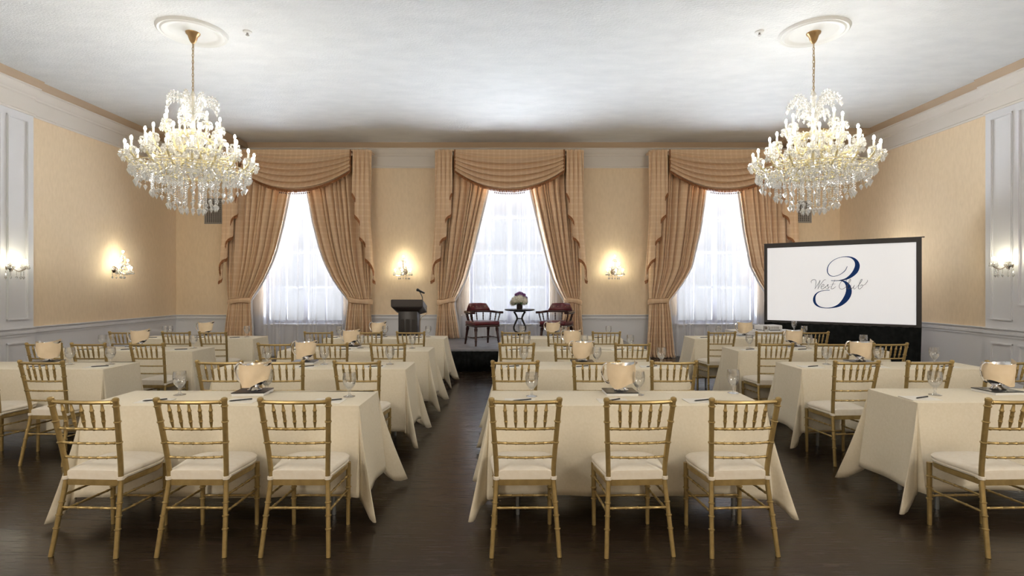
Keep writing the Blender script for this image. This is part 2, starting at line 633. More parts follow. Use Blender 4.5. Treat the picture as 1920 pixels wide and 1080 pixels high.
# trims: chair rail, baseboard, frieze, crown, tan cove
RAIL = [(0, .80), (.012, .80), (.016, .83), (.03, .845), (.03, .875), (.018, .885), (.022, .905), (.045, .92), (.045, .935), (0, .935)]
BASE = [(0, 0), (.022, 0), (.022, .12), (.012, .15), (0, .15)]
FRZ = [(0, 4.24), (.02, 4.24), (.028, 4.265), (.012, 4.285), (.012, 4.50), (.03, 4.515), (.035, 4.54), (.06, 4.56), (.085, 4.60), (.10, 4.645), (.125, 4.655), (.125, 4.67), (0, 4.67)]
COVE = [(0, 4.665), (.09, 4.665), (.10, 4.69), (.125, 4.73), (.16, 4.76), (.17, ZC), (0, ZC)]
k = 1
XLb, XRb = XL + .05, XR - .05
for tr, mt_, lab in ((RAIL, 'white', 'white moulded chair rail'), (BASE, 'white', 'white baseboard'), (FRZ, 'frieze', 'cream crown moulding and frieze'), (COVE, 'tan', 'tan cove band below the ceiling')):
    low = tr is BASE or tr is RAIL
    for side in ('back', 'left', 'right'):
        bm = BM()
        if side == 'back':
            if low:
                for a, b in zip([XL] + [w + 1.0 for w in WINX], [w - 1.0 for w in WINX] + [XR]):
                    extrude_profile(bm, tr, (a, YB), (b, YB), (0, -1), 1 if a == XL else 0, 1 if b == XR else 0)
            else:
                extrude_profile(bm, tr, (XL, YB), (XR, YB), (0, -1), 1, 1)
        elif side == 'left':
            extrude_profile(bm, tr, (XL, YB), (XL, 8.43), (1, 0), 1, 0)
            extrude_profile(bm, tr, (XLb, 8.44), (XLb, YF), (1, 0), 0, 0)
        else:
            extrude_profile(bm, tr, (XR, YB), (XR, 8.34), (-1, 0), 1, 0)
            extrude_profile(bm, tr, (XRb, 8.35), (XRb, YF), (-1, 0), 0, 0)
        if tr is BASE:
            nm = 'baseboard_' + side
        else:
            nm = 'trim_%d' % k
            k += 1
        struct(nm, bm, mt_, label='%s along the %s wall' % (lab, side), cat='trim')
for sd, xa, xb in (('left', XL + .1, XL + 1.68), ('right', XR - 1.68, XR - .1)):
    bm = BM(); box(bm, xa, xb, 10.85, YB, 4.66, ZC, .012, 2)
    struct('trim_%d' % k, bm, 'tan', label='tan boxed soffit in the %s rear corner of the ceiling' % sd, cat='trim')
    k += 1

# windows
for i, wx in enumerate(WINX):
    side = ('left', 'middle', 'right')[i]
    bm = BM()
    y0, y1 = YB + .14, YB + .20
    fw = .07
    box(bm, wx - WH, wx - WH + fw, y0, y1, WZ0, WZ1); box(bm, wx + WH - fw, wx + WH, y0, y1, WZ0, WZ1)
    box(bm, wx - WH + fw, wx + WH - fw, y0, y1, WZ0, WZ0 + fw); box(bm, wx - WH + fw, wx + WH - fw, y0, y1, WZ1 - fw, WZ1)
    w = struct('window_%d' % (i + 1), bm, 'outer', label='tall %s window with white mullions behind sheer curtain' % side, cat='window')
    bm = BM()
    box(bm, wx - .05, wx + .05, y0, y1, WZ0 + fw, WZ1 - fw)
    for zz in (1.55, 2.35, 3.15):
        box(bm, wx - WH + fw, wx + WH - fw, y0 + .012, y1 - .012, zz - .022, zz + .022)
    for xx in (-.45, .45):
        box(bm, wx + xx - .016, wx + xx + .016, y0 + .016, y1 - .016, WZ0 + fw, WZ1 - fw)
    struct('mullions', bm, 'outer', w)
    bm = BM(); box(bm, wx - WH + fw, wx + WH - fw, y0 + .027, y0 + .033, WZ0 + fw, WZ1 - fw)
    struct('pane', bm, 'pane', w)
    bm = BM(); box(bm, wx - WH - .05, wx + WH + .05, YB - .06, YB + .14, WZ0 - .03, WZ0 + .002, .008)
    struct('window_sill', bm, 'white', w)

# ------------------------------------------------------------------ drapery
STAGE_Z = .412


INNER = {   # inner edge of each pair of drapes, half-opening by height
    WINX[0]: [(4.46, .12), (3.68, .22), (3.0, .35), (2.43, .49), (2.11, .60), (1.75, .77), (1.51, .92), (1.36, 1.03), (1.25, 1.09), (1.12, 1.08), (.8, 1.05), (0, 1.0)],
    WINX[1]: [(4.46, .44), (3.9, .46), (3.68, .49), (3.0, .655), (2.55, .765), (2.11, .875), (1.75, .98), (1.51, 1.09), (1.36, 1.17), (1.25, 1.23), (1.12, 1.22), (.8, 1.16), (.41, 1.10), (0, 1.06)],
    WINX[2]: [(4.46, .30), (3.68, .385), (2.8, .50), (2.0, .665), (1.69, .83), (1.51, .95), (1.36, 1.06), (1.25, 1.15), (1.12, 1.13), (.8, 1.10), (0, 1.04)],
}


def drape_panel(wx, sg, zf, seed, label):
    rnd = random.Random(seed)
    ph, ph2 = rnd.random() * 6.28, rnd.random() * 6.28
    INN = INNER[wx]
    tin = interp(INN, 1.25)
    OUT = [(4.46, 1.60), (2.0, 1.60), (1.5, 1.595), (1.25, 1.575), (.9, 1.60), (.41, 1.64), (0, 1.68)]
    AMP = [(4.46, .045), (3.0, .048), (1.8, .04), (1.4, .028), (1.25, .02), (1.0, .03), (0, .05)]
    Y0 = YB - .165
    n = 11
    top, bot = 4.46, zf + .012

    def z_of(v):
        return top + (bot - top) * v

    def fn(u, v):
        z = z_of(v)
        i_, o_ = interp(INN, z), interp(OUT, z)
        uu = u + .012 * sin(2 * pi * 3 * u + ph2)
        x = i_ + (o_ - i_) * uu
        a = interp(AMP, z)
        w_ = u + .030 * sin(2 * pi * 2 * u + ph) + .016 * sin(2 * pi * 5 * u + ph2)
        c = abs(sin(pi * n * w_ + ph + .25 * sin(1.7 * z + ph2)))
        big = .75 + .5 * abs(sin(pi * 2.7 * w_ + ph2))
        y = Y0 - a * 2.9 * big * c ** .55 - .014 * sin(2 * pi * 2.5 * u + ph2 + z)
        if zf < .1 and z < .06:
            y -= (.06 - z) * 1.2
        return Vector((wx + sg * x, y, z))
    t = thing('curtain_panel', label, 'curtain', (0, 0, 0), 0, 'plaid drapery panels at the windows')
    bm = BM()
    grid(bm, fn, 154, 60, uvfn=lambda u, v: (u * 1.9, v * (top - bot)))
    drape = obj('drape', bm, 'curtain', t, angle=180)
    sol = drape.modifiers.new('thickness', 'SOLIDIFY'); sol.thickness = .008; sol.offset = 0
    # grey lining edge showing along the inner side
    bm = BM()
    grid(bm, lambda u, v: fn(0, v) + Vector((-sg * .045 * u * (1 if z_of(v) > 1.3 else .6), .01 + .02 * u, 0)), 3, 50)
    lin = obj('lining', bm, 'lining', t, angle=180)
    so = lin.modifiers.new('thickness', 'SOLIDIFY'); so.thickness = .004; so.offset = 0
    # tie-back: flattened loop round the gathered cloth
    bm = BM()

    def tb(u, v):
        a = 2 * pi * u
        prof = .055 * (v - .5) * 2
        bul = .018 * cos(pi * (v - .5))
        cx = (tin + 1.585) / 2
        x = cx + ((1.585 - tin) / 2 + .012 + bul) * cos(a)
        y = Y0 - .03 - (.062 + bul) * sin(a)
        z = 1.25 + prof * (1 + .12 * sin(3 * a)) - .03 * cos(a) + .012 * sin(2 * a + seed)
        return Vector((wx + sg * x, y, z))
    grid(bm, tb, 40, 8, True, uvfn=lambda u, v: (u * 1.0, v * .13))
    tie = obj('tieback', bm, 'curtain', t, angle=180)
    so = tie.modifiers.new('thickness', 'SOLIDIFY'); so.thickness = .006; so.offset = 0
    bm = BM()
    for v in (0, 1):
        tube(bm, [tb(i / 40, v) for i in range(40)], .006, 6, closed=True)
    obj('piping', bm, 'fringe', tie)
    return t


def fringe_strip(name, edge, parent, drop=.07, yoff=-.006, step=.018):
    """hanging tassel fringe along a lower edge polyline"""
    bm = BM()
    tube(bm, edge, .012, 6)
    L = 0
    nxt = 0
    for a, b in zip(edge, edge[1:]):
        seg = (b - a).length
        while nxt < L + seg:
            p = a.lerp(b, (nxt - L) / max(seg, 1e-6))
            q = p + Vector((random.uniform(-.004, .004), yoff + random.uniform(-.006, .004), -drop * random.uniform(.85, 1.1)))
            tube(bm, [p, p.lerp(q, .5) + Vector((0, -.004, 0)), q], [.006, .009, .007], 5)
            nxt += step
        L += seg
    return obj(name, bm, 'fringe', parent)


def swag(wx, label):
    HW, zt = 1.19, 4.55
    t = thing('window_swag', label, 'valance', (0, 0, 0), 0, 'swag valances over the windows')
    Y0 = YB - .43

    def fn(u, v):
        s = 2 * u - 1
        w_ = max(0.0, 1 - abs(s) ** 2.1)
        end = .46 * v
        mid = .17 * min(v / .12, 1) + .73 * max(0, v - .12) / .88
        z = zt - (end * (1 - w_) + mid * w_)
        nf = 6.2
        env = min(1, max(0, (v - .08) * 8)) * (.30 + .70 * w_ ** .6)
        f = (nf * v + .10 * sin(2.3 * s + 1)) % 1.0
        fold = (f / .72) ** 1.3 if f < .72 else max(0.0, 1 - ((f - .72) / .28) ** .8)
        y = Y0 - .125 * env * fold - .05 * w_ * v
        z -= .055 * env * max(0, fold - .3)
        return Vector((wx + s * HW, y, z))
    bm = BM()
    grid(bm, fn, 60, 126, uvfn=lambda u, v: (u * 2.6, v * 2.2))
    o = obj('swag_cloth', bm, 'curtain', t, angle=180)
    so = o.modifiers.new('thickness', 'SOLIDIFY'); so.thickness = .008; so.offset = 0
    edge = [fn(i / 60, 1) + Vector((0, -.01, 0)) for i in range(61)]
    fringe_strip('fringe', edge, t, .05)
    bm = BM()
    for i in range(22, 39):
        p = fn(i / 60, 1)
        ico(bm, p + Vector((0, 0, -.075)), .013, 1, (1, 1, 1.5))
    obj('bead_trim', bm, 'bead', t)
    # rust cords running up both ends of the swag
    for s in (0, 1):
        bm = BM()
        tube(bm, [fn(s, v / 10) + Vector((0, -.012, 0)) for v in range(11)], .014, 6)
        obj('end_cord', bm, 'fringe', t)
    # mounting board behind
    bm = BM(); box(bm, wx - 1.62, wx + 1.62, YB - .42, YB - .04, zt - .035, zt - .005, .006)
    obj('mounting_board', bm, 'curtain', t)
    return t


def jabot(wx, sg, seed, label):
    rnd = random.Random(seed)
    t = thing('cascade_tail', label, 'valance', (0, 0, 0), 0, 'cascade tails beside the swags')
    Y0 = YB - .48
    ph = rnd.uniform(-.5, .5)
    nfold = 4

    def zb(u):
        return 3.55 - 1.92 * u ** .95 + .05 * sin(2 * pi * nfold * u + 1.0)

    def fn(u, v):
        z0 = 4.55
        z = z0 + (zb(u) - z0) * v
        h = (4.55 - z)
        x = 1.245 + .385 * u + (.042 * sin(2 * pi * nfold * u + ph) * min(1, h / 1.2)) + .10 * u * max(0, h - 1.6) / 1.3
        y = Y0 + .05 - .05 * cos(2 * pi * nfold * u + ph) * min(1, .35 + h / 1.5) + .10 * max(0, u - .8) / .2
        return Vector((wx + sg * x, y, z))
    bm = BM()
    grid(bm, fn, 64, 48, uvfn=lambda u, v: (u * 1.5, v * (4.55 - zb(u))))
    o = obj('tail_cloth', bm, 'curtain', t, angle=180)
    so = o.modifiers.new('thickness', 'SOLIDIFY'); so.thickness = .008; so.offset = 0
    edge = [fn(i / 64, 1) + Vector((0, -.008, 0)) for i in range(65)]
    fringe_strip('fringe', edge, t, .06)
    return t


def sheer(wx, zf, seed, label):
    rnd = random.Random(seed)
    phs = [rnd.random() * 6.28 for _ in range(4)]

    def fn(u, v):
        z = 4.3 + (zf + .012 - 4.3) * v
        x = (u - .5) * 2.5
        f = sin(2 * pi * 15 * u + phs[0] + 1.6 * sin(2 * pi * 3 * u + phs[1]) + .9 * sin(2 * pi * 7 * u + phs[3])) * .021 + sin(2 * pi * 5 * u + phs[2]) * .014
        y = YB - .075 + f * (.6 + .4 * v)
        return Vector((wx + x, y, z))
    bm = BM()
    grid(bm, fn, 220, 12)
    o = obj('sheer_curtain', bm, 'sheer', angle=180)
    return tag(o, label, 'curtain', 'sheer curtains over the windows')


for i, wx in enumerate(WINX):
    side = ('left', 'middle', 'right')[i]
    zf = STAGE_Z if i == 1 else 0.0
    for sg, sn in ((-1, 'left'), (1, 'right')):
        drape_panel(wx, sg, zf, 10 * i + sg, 'peach plaid tied-back drape on the %s side of the %s window' % (sn, side))
        jabot(wx, sg, 31 * i + sg, 'fringed peach cascade tail hanging %s of the %s window swag' % (sn, side))
    swag(wx, 'peach swag valance with rust fringe across the top of the %s window' % side)
    sheer(wx, zf, 77 + i, 'white sheer curtain hanging in the %s window' % side)


# ------------------------------------------------------------------ lamps with crystals
def bulb_bm(r=.0155, h=.058):
    bm = BM()
    lathe(bm, [(.006, 0), (r * .9, h * .25), (r, h * .5), (r * .8, h * .75), (r * .4, h * .93), (0, h)], 7)
    return bm


def candle_bm(h=.09):
    bm = BM()
    lathe(bm, [(.013, 0), (.013, h * .94), (.009, h)], 8)
    return bm


def pendant(bm, p, s=1.0):
    """bead + faceted drop"""
    p = Vector(p)
    octa(bm, p - Vector((0, 0, .012 * s)), .010 * s, .010 * s)
    octa(bm, p - Vector((0, 0, .044 * s)), .018 * s, .022 * s, .034 * s)


def bobeche_bm(n=8, r=.05, s=1.0):
    """glass drip dish with hanging drops"""
    bm = BM()
    lathe(bm, [(.012, -.012), (.03, -.006), (r, .006), (r * .96, .010), (.02, .0), (.012, .0)], 12, cap=False)
    for i in range(n):
        a = 2 * pi * i / n
        pendant(bm, (r * .95 * cos(a), r * .95 * sin(a), .002), s)
    return bm


def strand_bm(length, drop=1.0):
    bm = BM()
    nb = int(length / .026)
    for i in range(nb):
        octa(bm, (0, 0, -.013 - i * .026), .0105, .012)
    octa(bm, (0, 0, -nb * .026 - .028 * drop), .022 * drop, .026 * drop, .044 * drop)
    return bm


def arm_bm(r0, r1, z0, z1, dip):
    """S-curved arm in the local xz plane, from hub to the candle dish"""
    pts = [(r0, 0, z0), (r0 + (r1 - r0) * .22, 0, z0 + .02), (r0 + (r1 - r0) * .5, 0, z0 - dip), (r0 + (r1 - r0) * .8, 0, z0 - dip * 1.05), (r1, 0, z1 - .06), (r1 + .004, 0, z1)]
    path = smooth_path(pts, 6)
    bm = BM()
    rad = [.011 + .003 * (i % 2) for i in range(len(path))]
    tube(bm, path, rad, 7)
    # scroll leaf above the arm
    c = Vector(pts[2]) + Vector((0, 0, .05))
    sc = [c + Vector((.05 * (1 - k / 14) * cos(k * .7 + 2), 0, .05 * (1 - k / 14) * sin(k * .7 + 2))) for k in range(12)]
    tube(bm, sc, .006, 5)
    return bm


def mesh_obj(name, me, parent, loc=(0, 0, 0), rotz=0.0):
    o = bpy.data.objects.new(name, me)
    COL.objects.link(o)
    o.parent = parent
    o.location = loc
    o.rotation_euler.z = rotz
    return o


def as_mesh(name, bm, m, flat=False, angle=38):
    o = obj(name, bm, m, flat=flat, angle=angle)
    me = o.data
    bpy.data.objects.remove(o)
    return me


ME = dict(
    bulb=as_mesh('bulb', bulb_bm(), 'bulb'),
    bulb_s=as_mesh('bulb', bulb_bm(.019, .042), 'bulb_s'),
    candle=as_mesh('candle', candle_bm(.085), 'candle'),
    dish=as_mesh('candle_dish', bobeche_bm(9, .056, 1.1), 'crystal', flat=True),
    dish_s=as_mesh('candle_dish', bobeche_bm(6, .04, .85), 'crystal', flat=True),
)
TIERS = (  # count, hub z, dish z, hub radius, dish radius, dip, phase
    (18, 3.10, 3.165, .10, .70, .09, 0.0),
    (12, 3.28, 3.36, .09, .50, .08, .13),
    (8, 3.48, 3.585, .06, .31, .06, .25),
)
ARM_ME = [as_mesh('arm', arm_bm(t[3], t[4], t[1] - 3.0, t[2] - 3.0, t[5]), 'arm') for t in TIERS]
STRANDS = {L: as_mesh('crystal_strand', strand_bm(L, d), 'crystal', flat=True) for L, d in ((.12, 1.15), (.18, 1.2), (.24, 1.2), (.34, 1.2), (.42, 1.2))}


def spray_bm():
    """glass frond with hanging drops for the crown"""
    bm = BM()
    pts = smooth_path([(.03, 0, 0), (.06, 0, .15), (.14, 0, .26), (.24, 0, .27), (.30, 0, .19)], 5)
    tube(bm, pts, .008, 6)
    for i in range(4, len(pts), 2):
        pendant(bm, pts[i] + Vector((0, 0, -.005)), 1.1)
        ico(bm, pts[i] + Vector((0, 0, .018)), .012, 1)
    p2 = smooth_path([(.04, 0, .02), (.09, 0, .09), (.15, 0, .10), (.17, 0, .05)], 4)
    tube(bm, p2, .006, 5)
    for i in range(3, len(p2), 2):
        pendant(bm, p2[i], 1.0)
    return bm


SPRAY = as_mesh('crown_spray', spray_bm(), 'crystal', flat=True)


def drop_bm():
    bm = BM()
    octa(bm, (0, 0, -.014), .013, .014)
    octa(bm, (0, 0, -.044), .019, .016)
    octa(bm, (0, 0, -.084), .025, .026, .044)
    return bm


def arm_crystals_bm(r0, r1, z0, z1, dip):
    bm = BM()
    tops = []
    for q in (.25, .42, .58, .74, .88):
        z = z0 - dip * min(1, q * 2.2) if q < .8 else z0 - dip * .8
        pendant(bm, (r0 + (r1 - r0) * q, 0, z - .012), 1.15)
        pendant(bm, (r0 + (r1 - r0) * (q + .05), .03 * (1 if q > .5 else -1), z + .07), .95)
        bm.verts.ensure_lookup_table()
        tops += [len(bm.verts) - 32, len(bm.verts) - 24, len(bm.verts) - 16, len(bm.verts) - 8]
    bm.verts.ensure_lookup_table()
    for a, b in zip(tops, tops[1:]):        # the pins that string the drops together
        bm.edges.new((bm.verts[a], bm.verts[b]))
    return bm


DROP = as_mesh('crystal_drop', drop_bm(), 'crystal', flat=True)
ARM_CR = [as_mesh('arm_crystals', arm_crystals_bm(t[3], t[4], t[1] - 3.0, t[2] - 3.0, t[5]), 'crystal', flat=True) for t in TIERS]


def chandelier(x, y, label):
    Z0 = 3.0
    t = thing('chandelier', label, 'chandelier', (x, y, 0), 0, 'crystal chandeliers')
    bm = BM()
    lathe(bm, [(.085, ZC - .012), (.08, ZC - .03), (.06, ZC - .05), (.045, ZC - .10), (.03, ZC - .13), (.012, ZC - .15)], 20)
    obj('ceiling_canopy', bm, 'brass', t)
    bm = BM()
    zc = ZC - .15
    i = 0
    while zc > 4.02:
        path = []
        for k2 in range(10):
            a = 2 * pi * k2 / 10
            ox, oz = .011 * cos(a), .026 * sin(a)
            path.append((ox, 0, zc - .022 + oz) if i % 2 else (0, ox, zc - .022 + oz))
        tube(bm, path, .0045, 6, closed=True)
        zc -= .041
        i += 1
    tube(bm, [(.008, .008, ZC - .15), (.010, -.008, 4.4), (.006, .006, 4.0)], .004, 6)
    obj('chain', bm, 'chaingold', t)
    # central glass column
    bm = BM()
    prof = [(.0, 2.93), (.04, 2.95), (.075, 3.0), (.09, 3.06), (.06, 3.12), (.035, 3.18), (.045, 3.24), (.085, 3.28), (.05, 3.33), (.03, 3.40), (.06, 3.47), (.065, 3.50), (.035, 3.55), (.028, 3.65), (.05, 3.72), (.03, 3.80), (.022, 3.9), (.04, 3.96), (.012, 4.03), (0, 4.04)]
    lathe(bm, prof, 14)
    obj('glass_column', bm, 'crystal', t, angle=20)
    bm = BM()
    tube(bm, [(0, 0, 2.94), (0, 0, 4.03)], .011, 8)
    for z in (3.08, 3.28, 3.48):
        lathe(bm, [(.03, z - .02), (.10, z - .012), (.10, z + .012), (.03, z + .02)], 18)
    obj('centre_rod', bm, 'arm', t)
    for (n, hz, dz, r0, r1, dip, ph), me, cr_ in zip(TIERS, ARM_ME, ARM_CR):
        for i in range(n):
            a = 2 * pi * (i / n) + ph
            ar = mesh_obj('arm', me, t, (0, 0, Z0), a)
            mesh_obj('arm_crystals', cr_, ar)
            mesh_obj('candle_dish', ME['dish'], ar, (r1, 0, dz - Z0))
            mesh_obj('candle', ME['candle'], ar, (r1, 0, dz - Z0))
            mesh_obj('bulb', ME['bulb'], ar, (r1, 0, dz - Z0 + .085))
    # crown of crystal sprays
    for i in range(8):
        mesh_obj('crown_spray', SPRAY, t, (0, 0, 3.68), 2 * pi * i / 8 + .2)
    # ring that carries the curtain of crystal strands
    bm = BM()
    for r, z in ((.66, 3.04), (.60, 3.02), (.44, 2.98), (.27, 2.95)):
        tube(bm, [(r * cos(2 * pi * i / 40), r * sin(2 * pi * i / 40), z) for i in range(40)], .006, 6, closed=True)
    for i in range(6):
        a = 2 * pi * i / 6
        tube(bm, [(.05 * cos(a), .05 * sin(a), 3.06), (.27 * cos(a), .27 * sin(a), 2.95), (.44 * cos(a), .44 * sin(a), 2.98), (.60 * cos(a), .60 * sin(a), 3.02)], .006, 6)
    obj('strand_ring', bm, 'arm', t)
    for r, z, n, L in ((.60, 3.02, 30, .18), (.44, 2.98, 28, .24), (.27, 2.95, 22, .34), (.13, 2.97, 12, .42)):
        for i in range(n):
            a = 2 * pi * (i + .3 * (n % 3)) / n
            mesh_obj('crystal_strand', STRANDS[L], t, (r * cos(a), r * sin(a), z), a)
    for r, z, n in ((.66, 3.04, 52), (.52, 3.0, 44)):
        for i in range(n):
            a = 2 * pi * (i + .5) / n
            mesh_obj('crystal_drop', DROP, t, (r * cos(a), r * sin(a), z), a * 3)
    return t


CH = ((-4.01, 6.77, 'left'), (3.83, 6.77, 'right'))
for x, y, sd in CH:
    chandelier(x, y, 'large lit crystal chandelier hanging on the %s side of the hall' % sd)
    bm = BM()
    lathe(bm, [(0, ZC - .012), (.26, ZC - .012), (.29, ZC - .016), (.31, ZC - .03), (.34, ZC - .034), (.36, ZC - .022), (.385, ZC - .03), (.405, ZC - .012), (.41, ZC)], 48, Matrix.Translation((x, y, 0)))
    tag(obj('ceiling_medallion', bm, 'medal'), 'round white plaster ceiling medallion above the %s chandelier' % sd, 'medallion', 'ceiling medallions')

for px, sd in ((464, 'left'), (1424, 'right')):
    d = 3.22 * F / (538 - 59)
    X = (px - PX0) / F * d
    t = thing('sprinkler_head', 'small white ceiling sprinkler beside the %s chandelier medallion' % sd, 'sprinkler', (X, d, ZC), 0, 'ceiling sprinklers')
    bm = BM(); lathe(bm, [(.055, 0), (.052, -.012), (.03, -.02), (0, -.02)], 20)
    obj('base_plate', bm, 'medal', t)
    bm = BM(); lathe(bm, [(.012, -.02), (.012, -.04), (.022, -.045), (.022, -.05), (0, -.05)], 12)
    obj('nozzle', bm, 'grille', t)


def sconce(loc, rotz, kind, label):
    """local: wall at y=0, projects toward -y"""
    t = thing('wall_sconce', label, 'wall lamp', loc, rotz, 'crystal wall sconces')
    bm = BM()
    mt = Matrix.Rotation(pi / 2, 4, 'X')
    lathe(bm, [(.065, 0), (.065, .008), (.05, .02), (.035, .045), (.02, .05), (0, .052)], 20, mt)
    obj('back_plate', bm, 'silver', t)
    if kind == 6:
        lamps = [(0, -.17, .27), (-.085, -.20, .11), (.085, -.20, .11), (-.17, -.21, -.03), (0, -.28, -.03), (.17, -.21, -.03)]
    else:
        lamps = [(-.11, -.13, .04), (.11, -.13, .04), (0, -.25, .03)]
    if kind == 6:
        bm = BM()
        tube(bm, smooth_path([(0, -.04, -.02), (0, -.12, -.05), (0, -.165, .02), (0, -.17, .27)], 6), .008, 7)
        ico(bm, (0, -.165, .06), .022, 1); ico(bm, (0, -.168, .17), .018, 1)
        obj('stem', bm, 'chrome', t)
    for i, (x, y, z) in enumerate(lamps):
        if kind == 6 and i == 0:
            par = t
        else:
            bm = BM()
            src = Vector((0, -.05, -.01)) if not (kind == 6 and i in (1, 2)) else Vector((0, -.166, .03))
            mid = src.lerp(Vector((x, y, z)), .5) + Vector((0, 0, -.07))
            tube(bm, smooth_path([src, mid, Vector((x, y, z - .045)), Vector((x, y, z))], 6), .007, 7)
            par = obj('arm', bm, 'silver' if kind != 6 else 'chrome', t)
        mesh_obj('candle_dish', ME['dish_s'], par, (x, y, z))
        mesh_obj('candle', ME['candle'], par, (x, y, z)).scale = (.8, .8, .6)
        mesh_obj('bulb', ME['bulb_s'], par, (x, y, z + .05))
    # hanging crystals under the plate
    for i in range(7):
        a = pi * (i / 6)
        mesh_obj('crystal_strand', STRANDS[.12], t, (.12 * cos(a), -.06 - .12 * sin(a), -.05)).scale = (.7, .7, .7)
    return t


for px, nm in ((759, 'back wall sconce between left and middle windows'), (1150, 'back wall sconce between middle and right windows')):
    sconce((at(px, 510, YB)[0], YB - .006, 1.90), 0, 6, 'lit crystal %s' % nm)
sconce((XL + .006, 10.2, 1.89), pi / 2, 6, 'lit crystal sconce on the peach panel of the left wall')
sconce((XR - .006, 10.2, 1.89), -pi / 2, 6, 'lit crystal sconce on right wall glowing behind the projection screen')
sconce((XL + .05, 8.02, 1.85), pi / 2, 3, 'small lit sconce on the white bay of the left wall')
sconce((XR - .05, 7.93, 1.88), -pi / 2, 3, 'small lit sconce on the white bay of the right wall')

# air grilles high on the back wall
for (px0, px1, py0, py1, sd) in ((384, 423, 372, 420, 'left'), (1484, 1521, 377, 418, 'right')):
    a, b = at(px0, py1, YB), at(px1, py0, YB)
    t = thing('air_grille', 'grey square air grille high on the back wall in %s corner' % sd, 'vent', ((a.x + b.x) / 2, YB - .006, (a.z + b.z) / 2), 0, 'air grilles')
    w, h = (b.x - a.x) / 2, (b.z - a.z) / 2
    bm = BM()
    for q in ((-w, w, -h, -h + .025), (-w, w, h - .025, h), (-w, -w + .025, -h, h), (w - .025, w, -h, h)):
        box(bm, q[0], q[1], -.015, 0, q[2], q[3], .003, 1)
    obj('frame', bm, 'grille', t)
    bm = BM(); box(bm, -w + .02, w - .02, -.003, 0, -h + .02, h - .02)
    obj('backing', bm, 'dark', t)
    bm = BM()
    n = 10
    for i in range(1, n):
        x = -w + 2 * w * i / n
        box(bm, x - .008, x + .008, -.010, -.004, -h + .02, h - .02)
    for i in range(1, 13):
        z = -h + 2 * h * i / 13
        box(bm, -w + .02, w - .02, -.012, -.005, z - .007, z + .007)
    obj('mesh_bars', bm, 'grille', t)

# ------------------------------------------------------------------ stage and its furniture
bm = BM(); box(bm, -2.44, 2.44, 9.88, YB - .02, .33, STAGE_Z, .008)
stg = thing('stage', 'low grey-topped stage riser with black skirt before the middle window', 'stage')
obj('deck', bm, 'stage', stg)
bm = BM()
peri = [Vector((-2.45, 11.9, 0)), Vector((-2.45, 9.87, 0)), Vector((2.45, 9.87, 0)), Vector((2.45, 11.9, 0))]
pts = []
for a, b in zip(peri, peri[1:]):
    n = int((b - a).length / .012)
    t_ = (b - a).normalized()
    nr = Vector((t_.y, -t_.x, 0))
    for i in range(n):
        s = i * .012
        pts.append(a + t_ * s + nr * (.012 * sin(s * 2 * pi / .11) + .006))
grid(bm, lambda u, v: pts[int(round(u * (len(pts) - 1)))] + Vector((0, 0, .375 - .365 * v)), len(pts) - 1, 2)
sk = obj('skirt', bm, 'black', stg, angle=180)
so = sk.modifiers.new('thickness', 'SOLIDIFY'); so.thickness = .003
for sx in (-2.2, 0, 2.2):
    for sy in (10.2, 11.7):
        bm = BM(); tube(bm, [(sx, sy, 0), (sx, sy, .335)], .025, 10)
        obj('leg', bm, 'steel', stg)


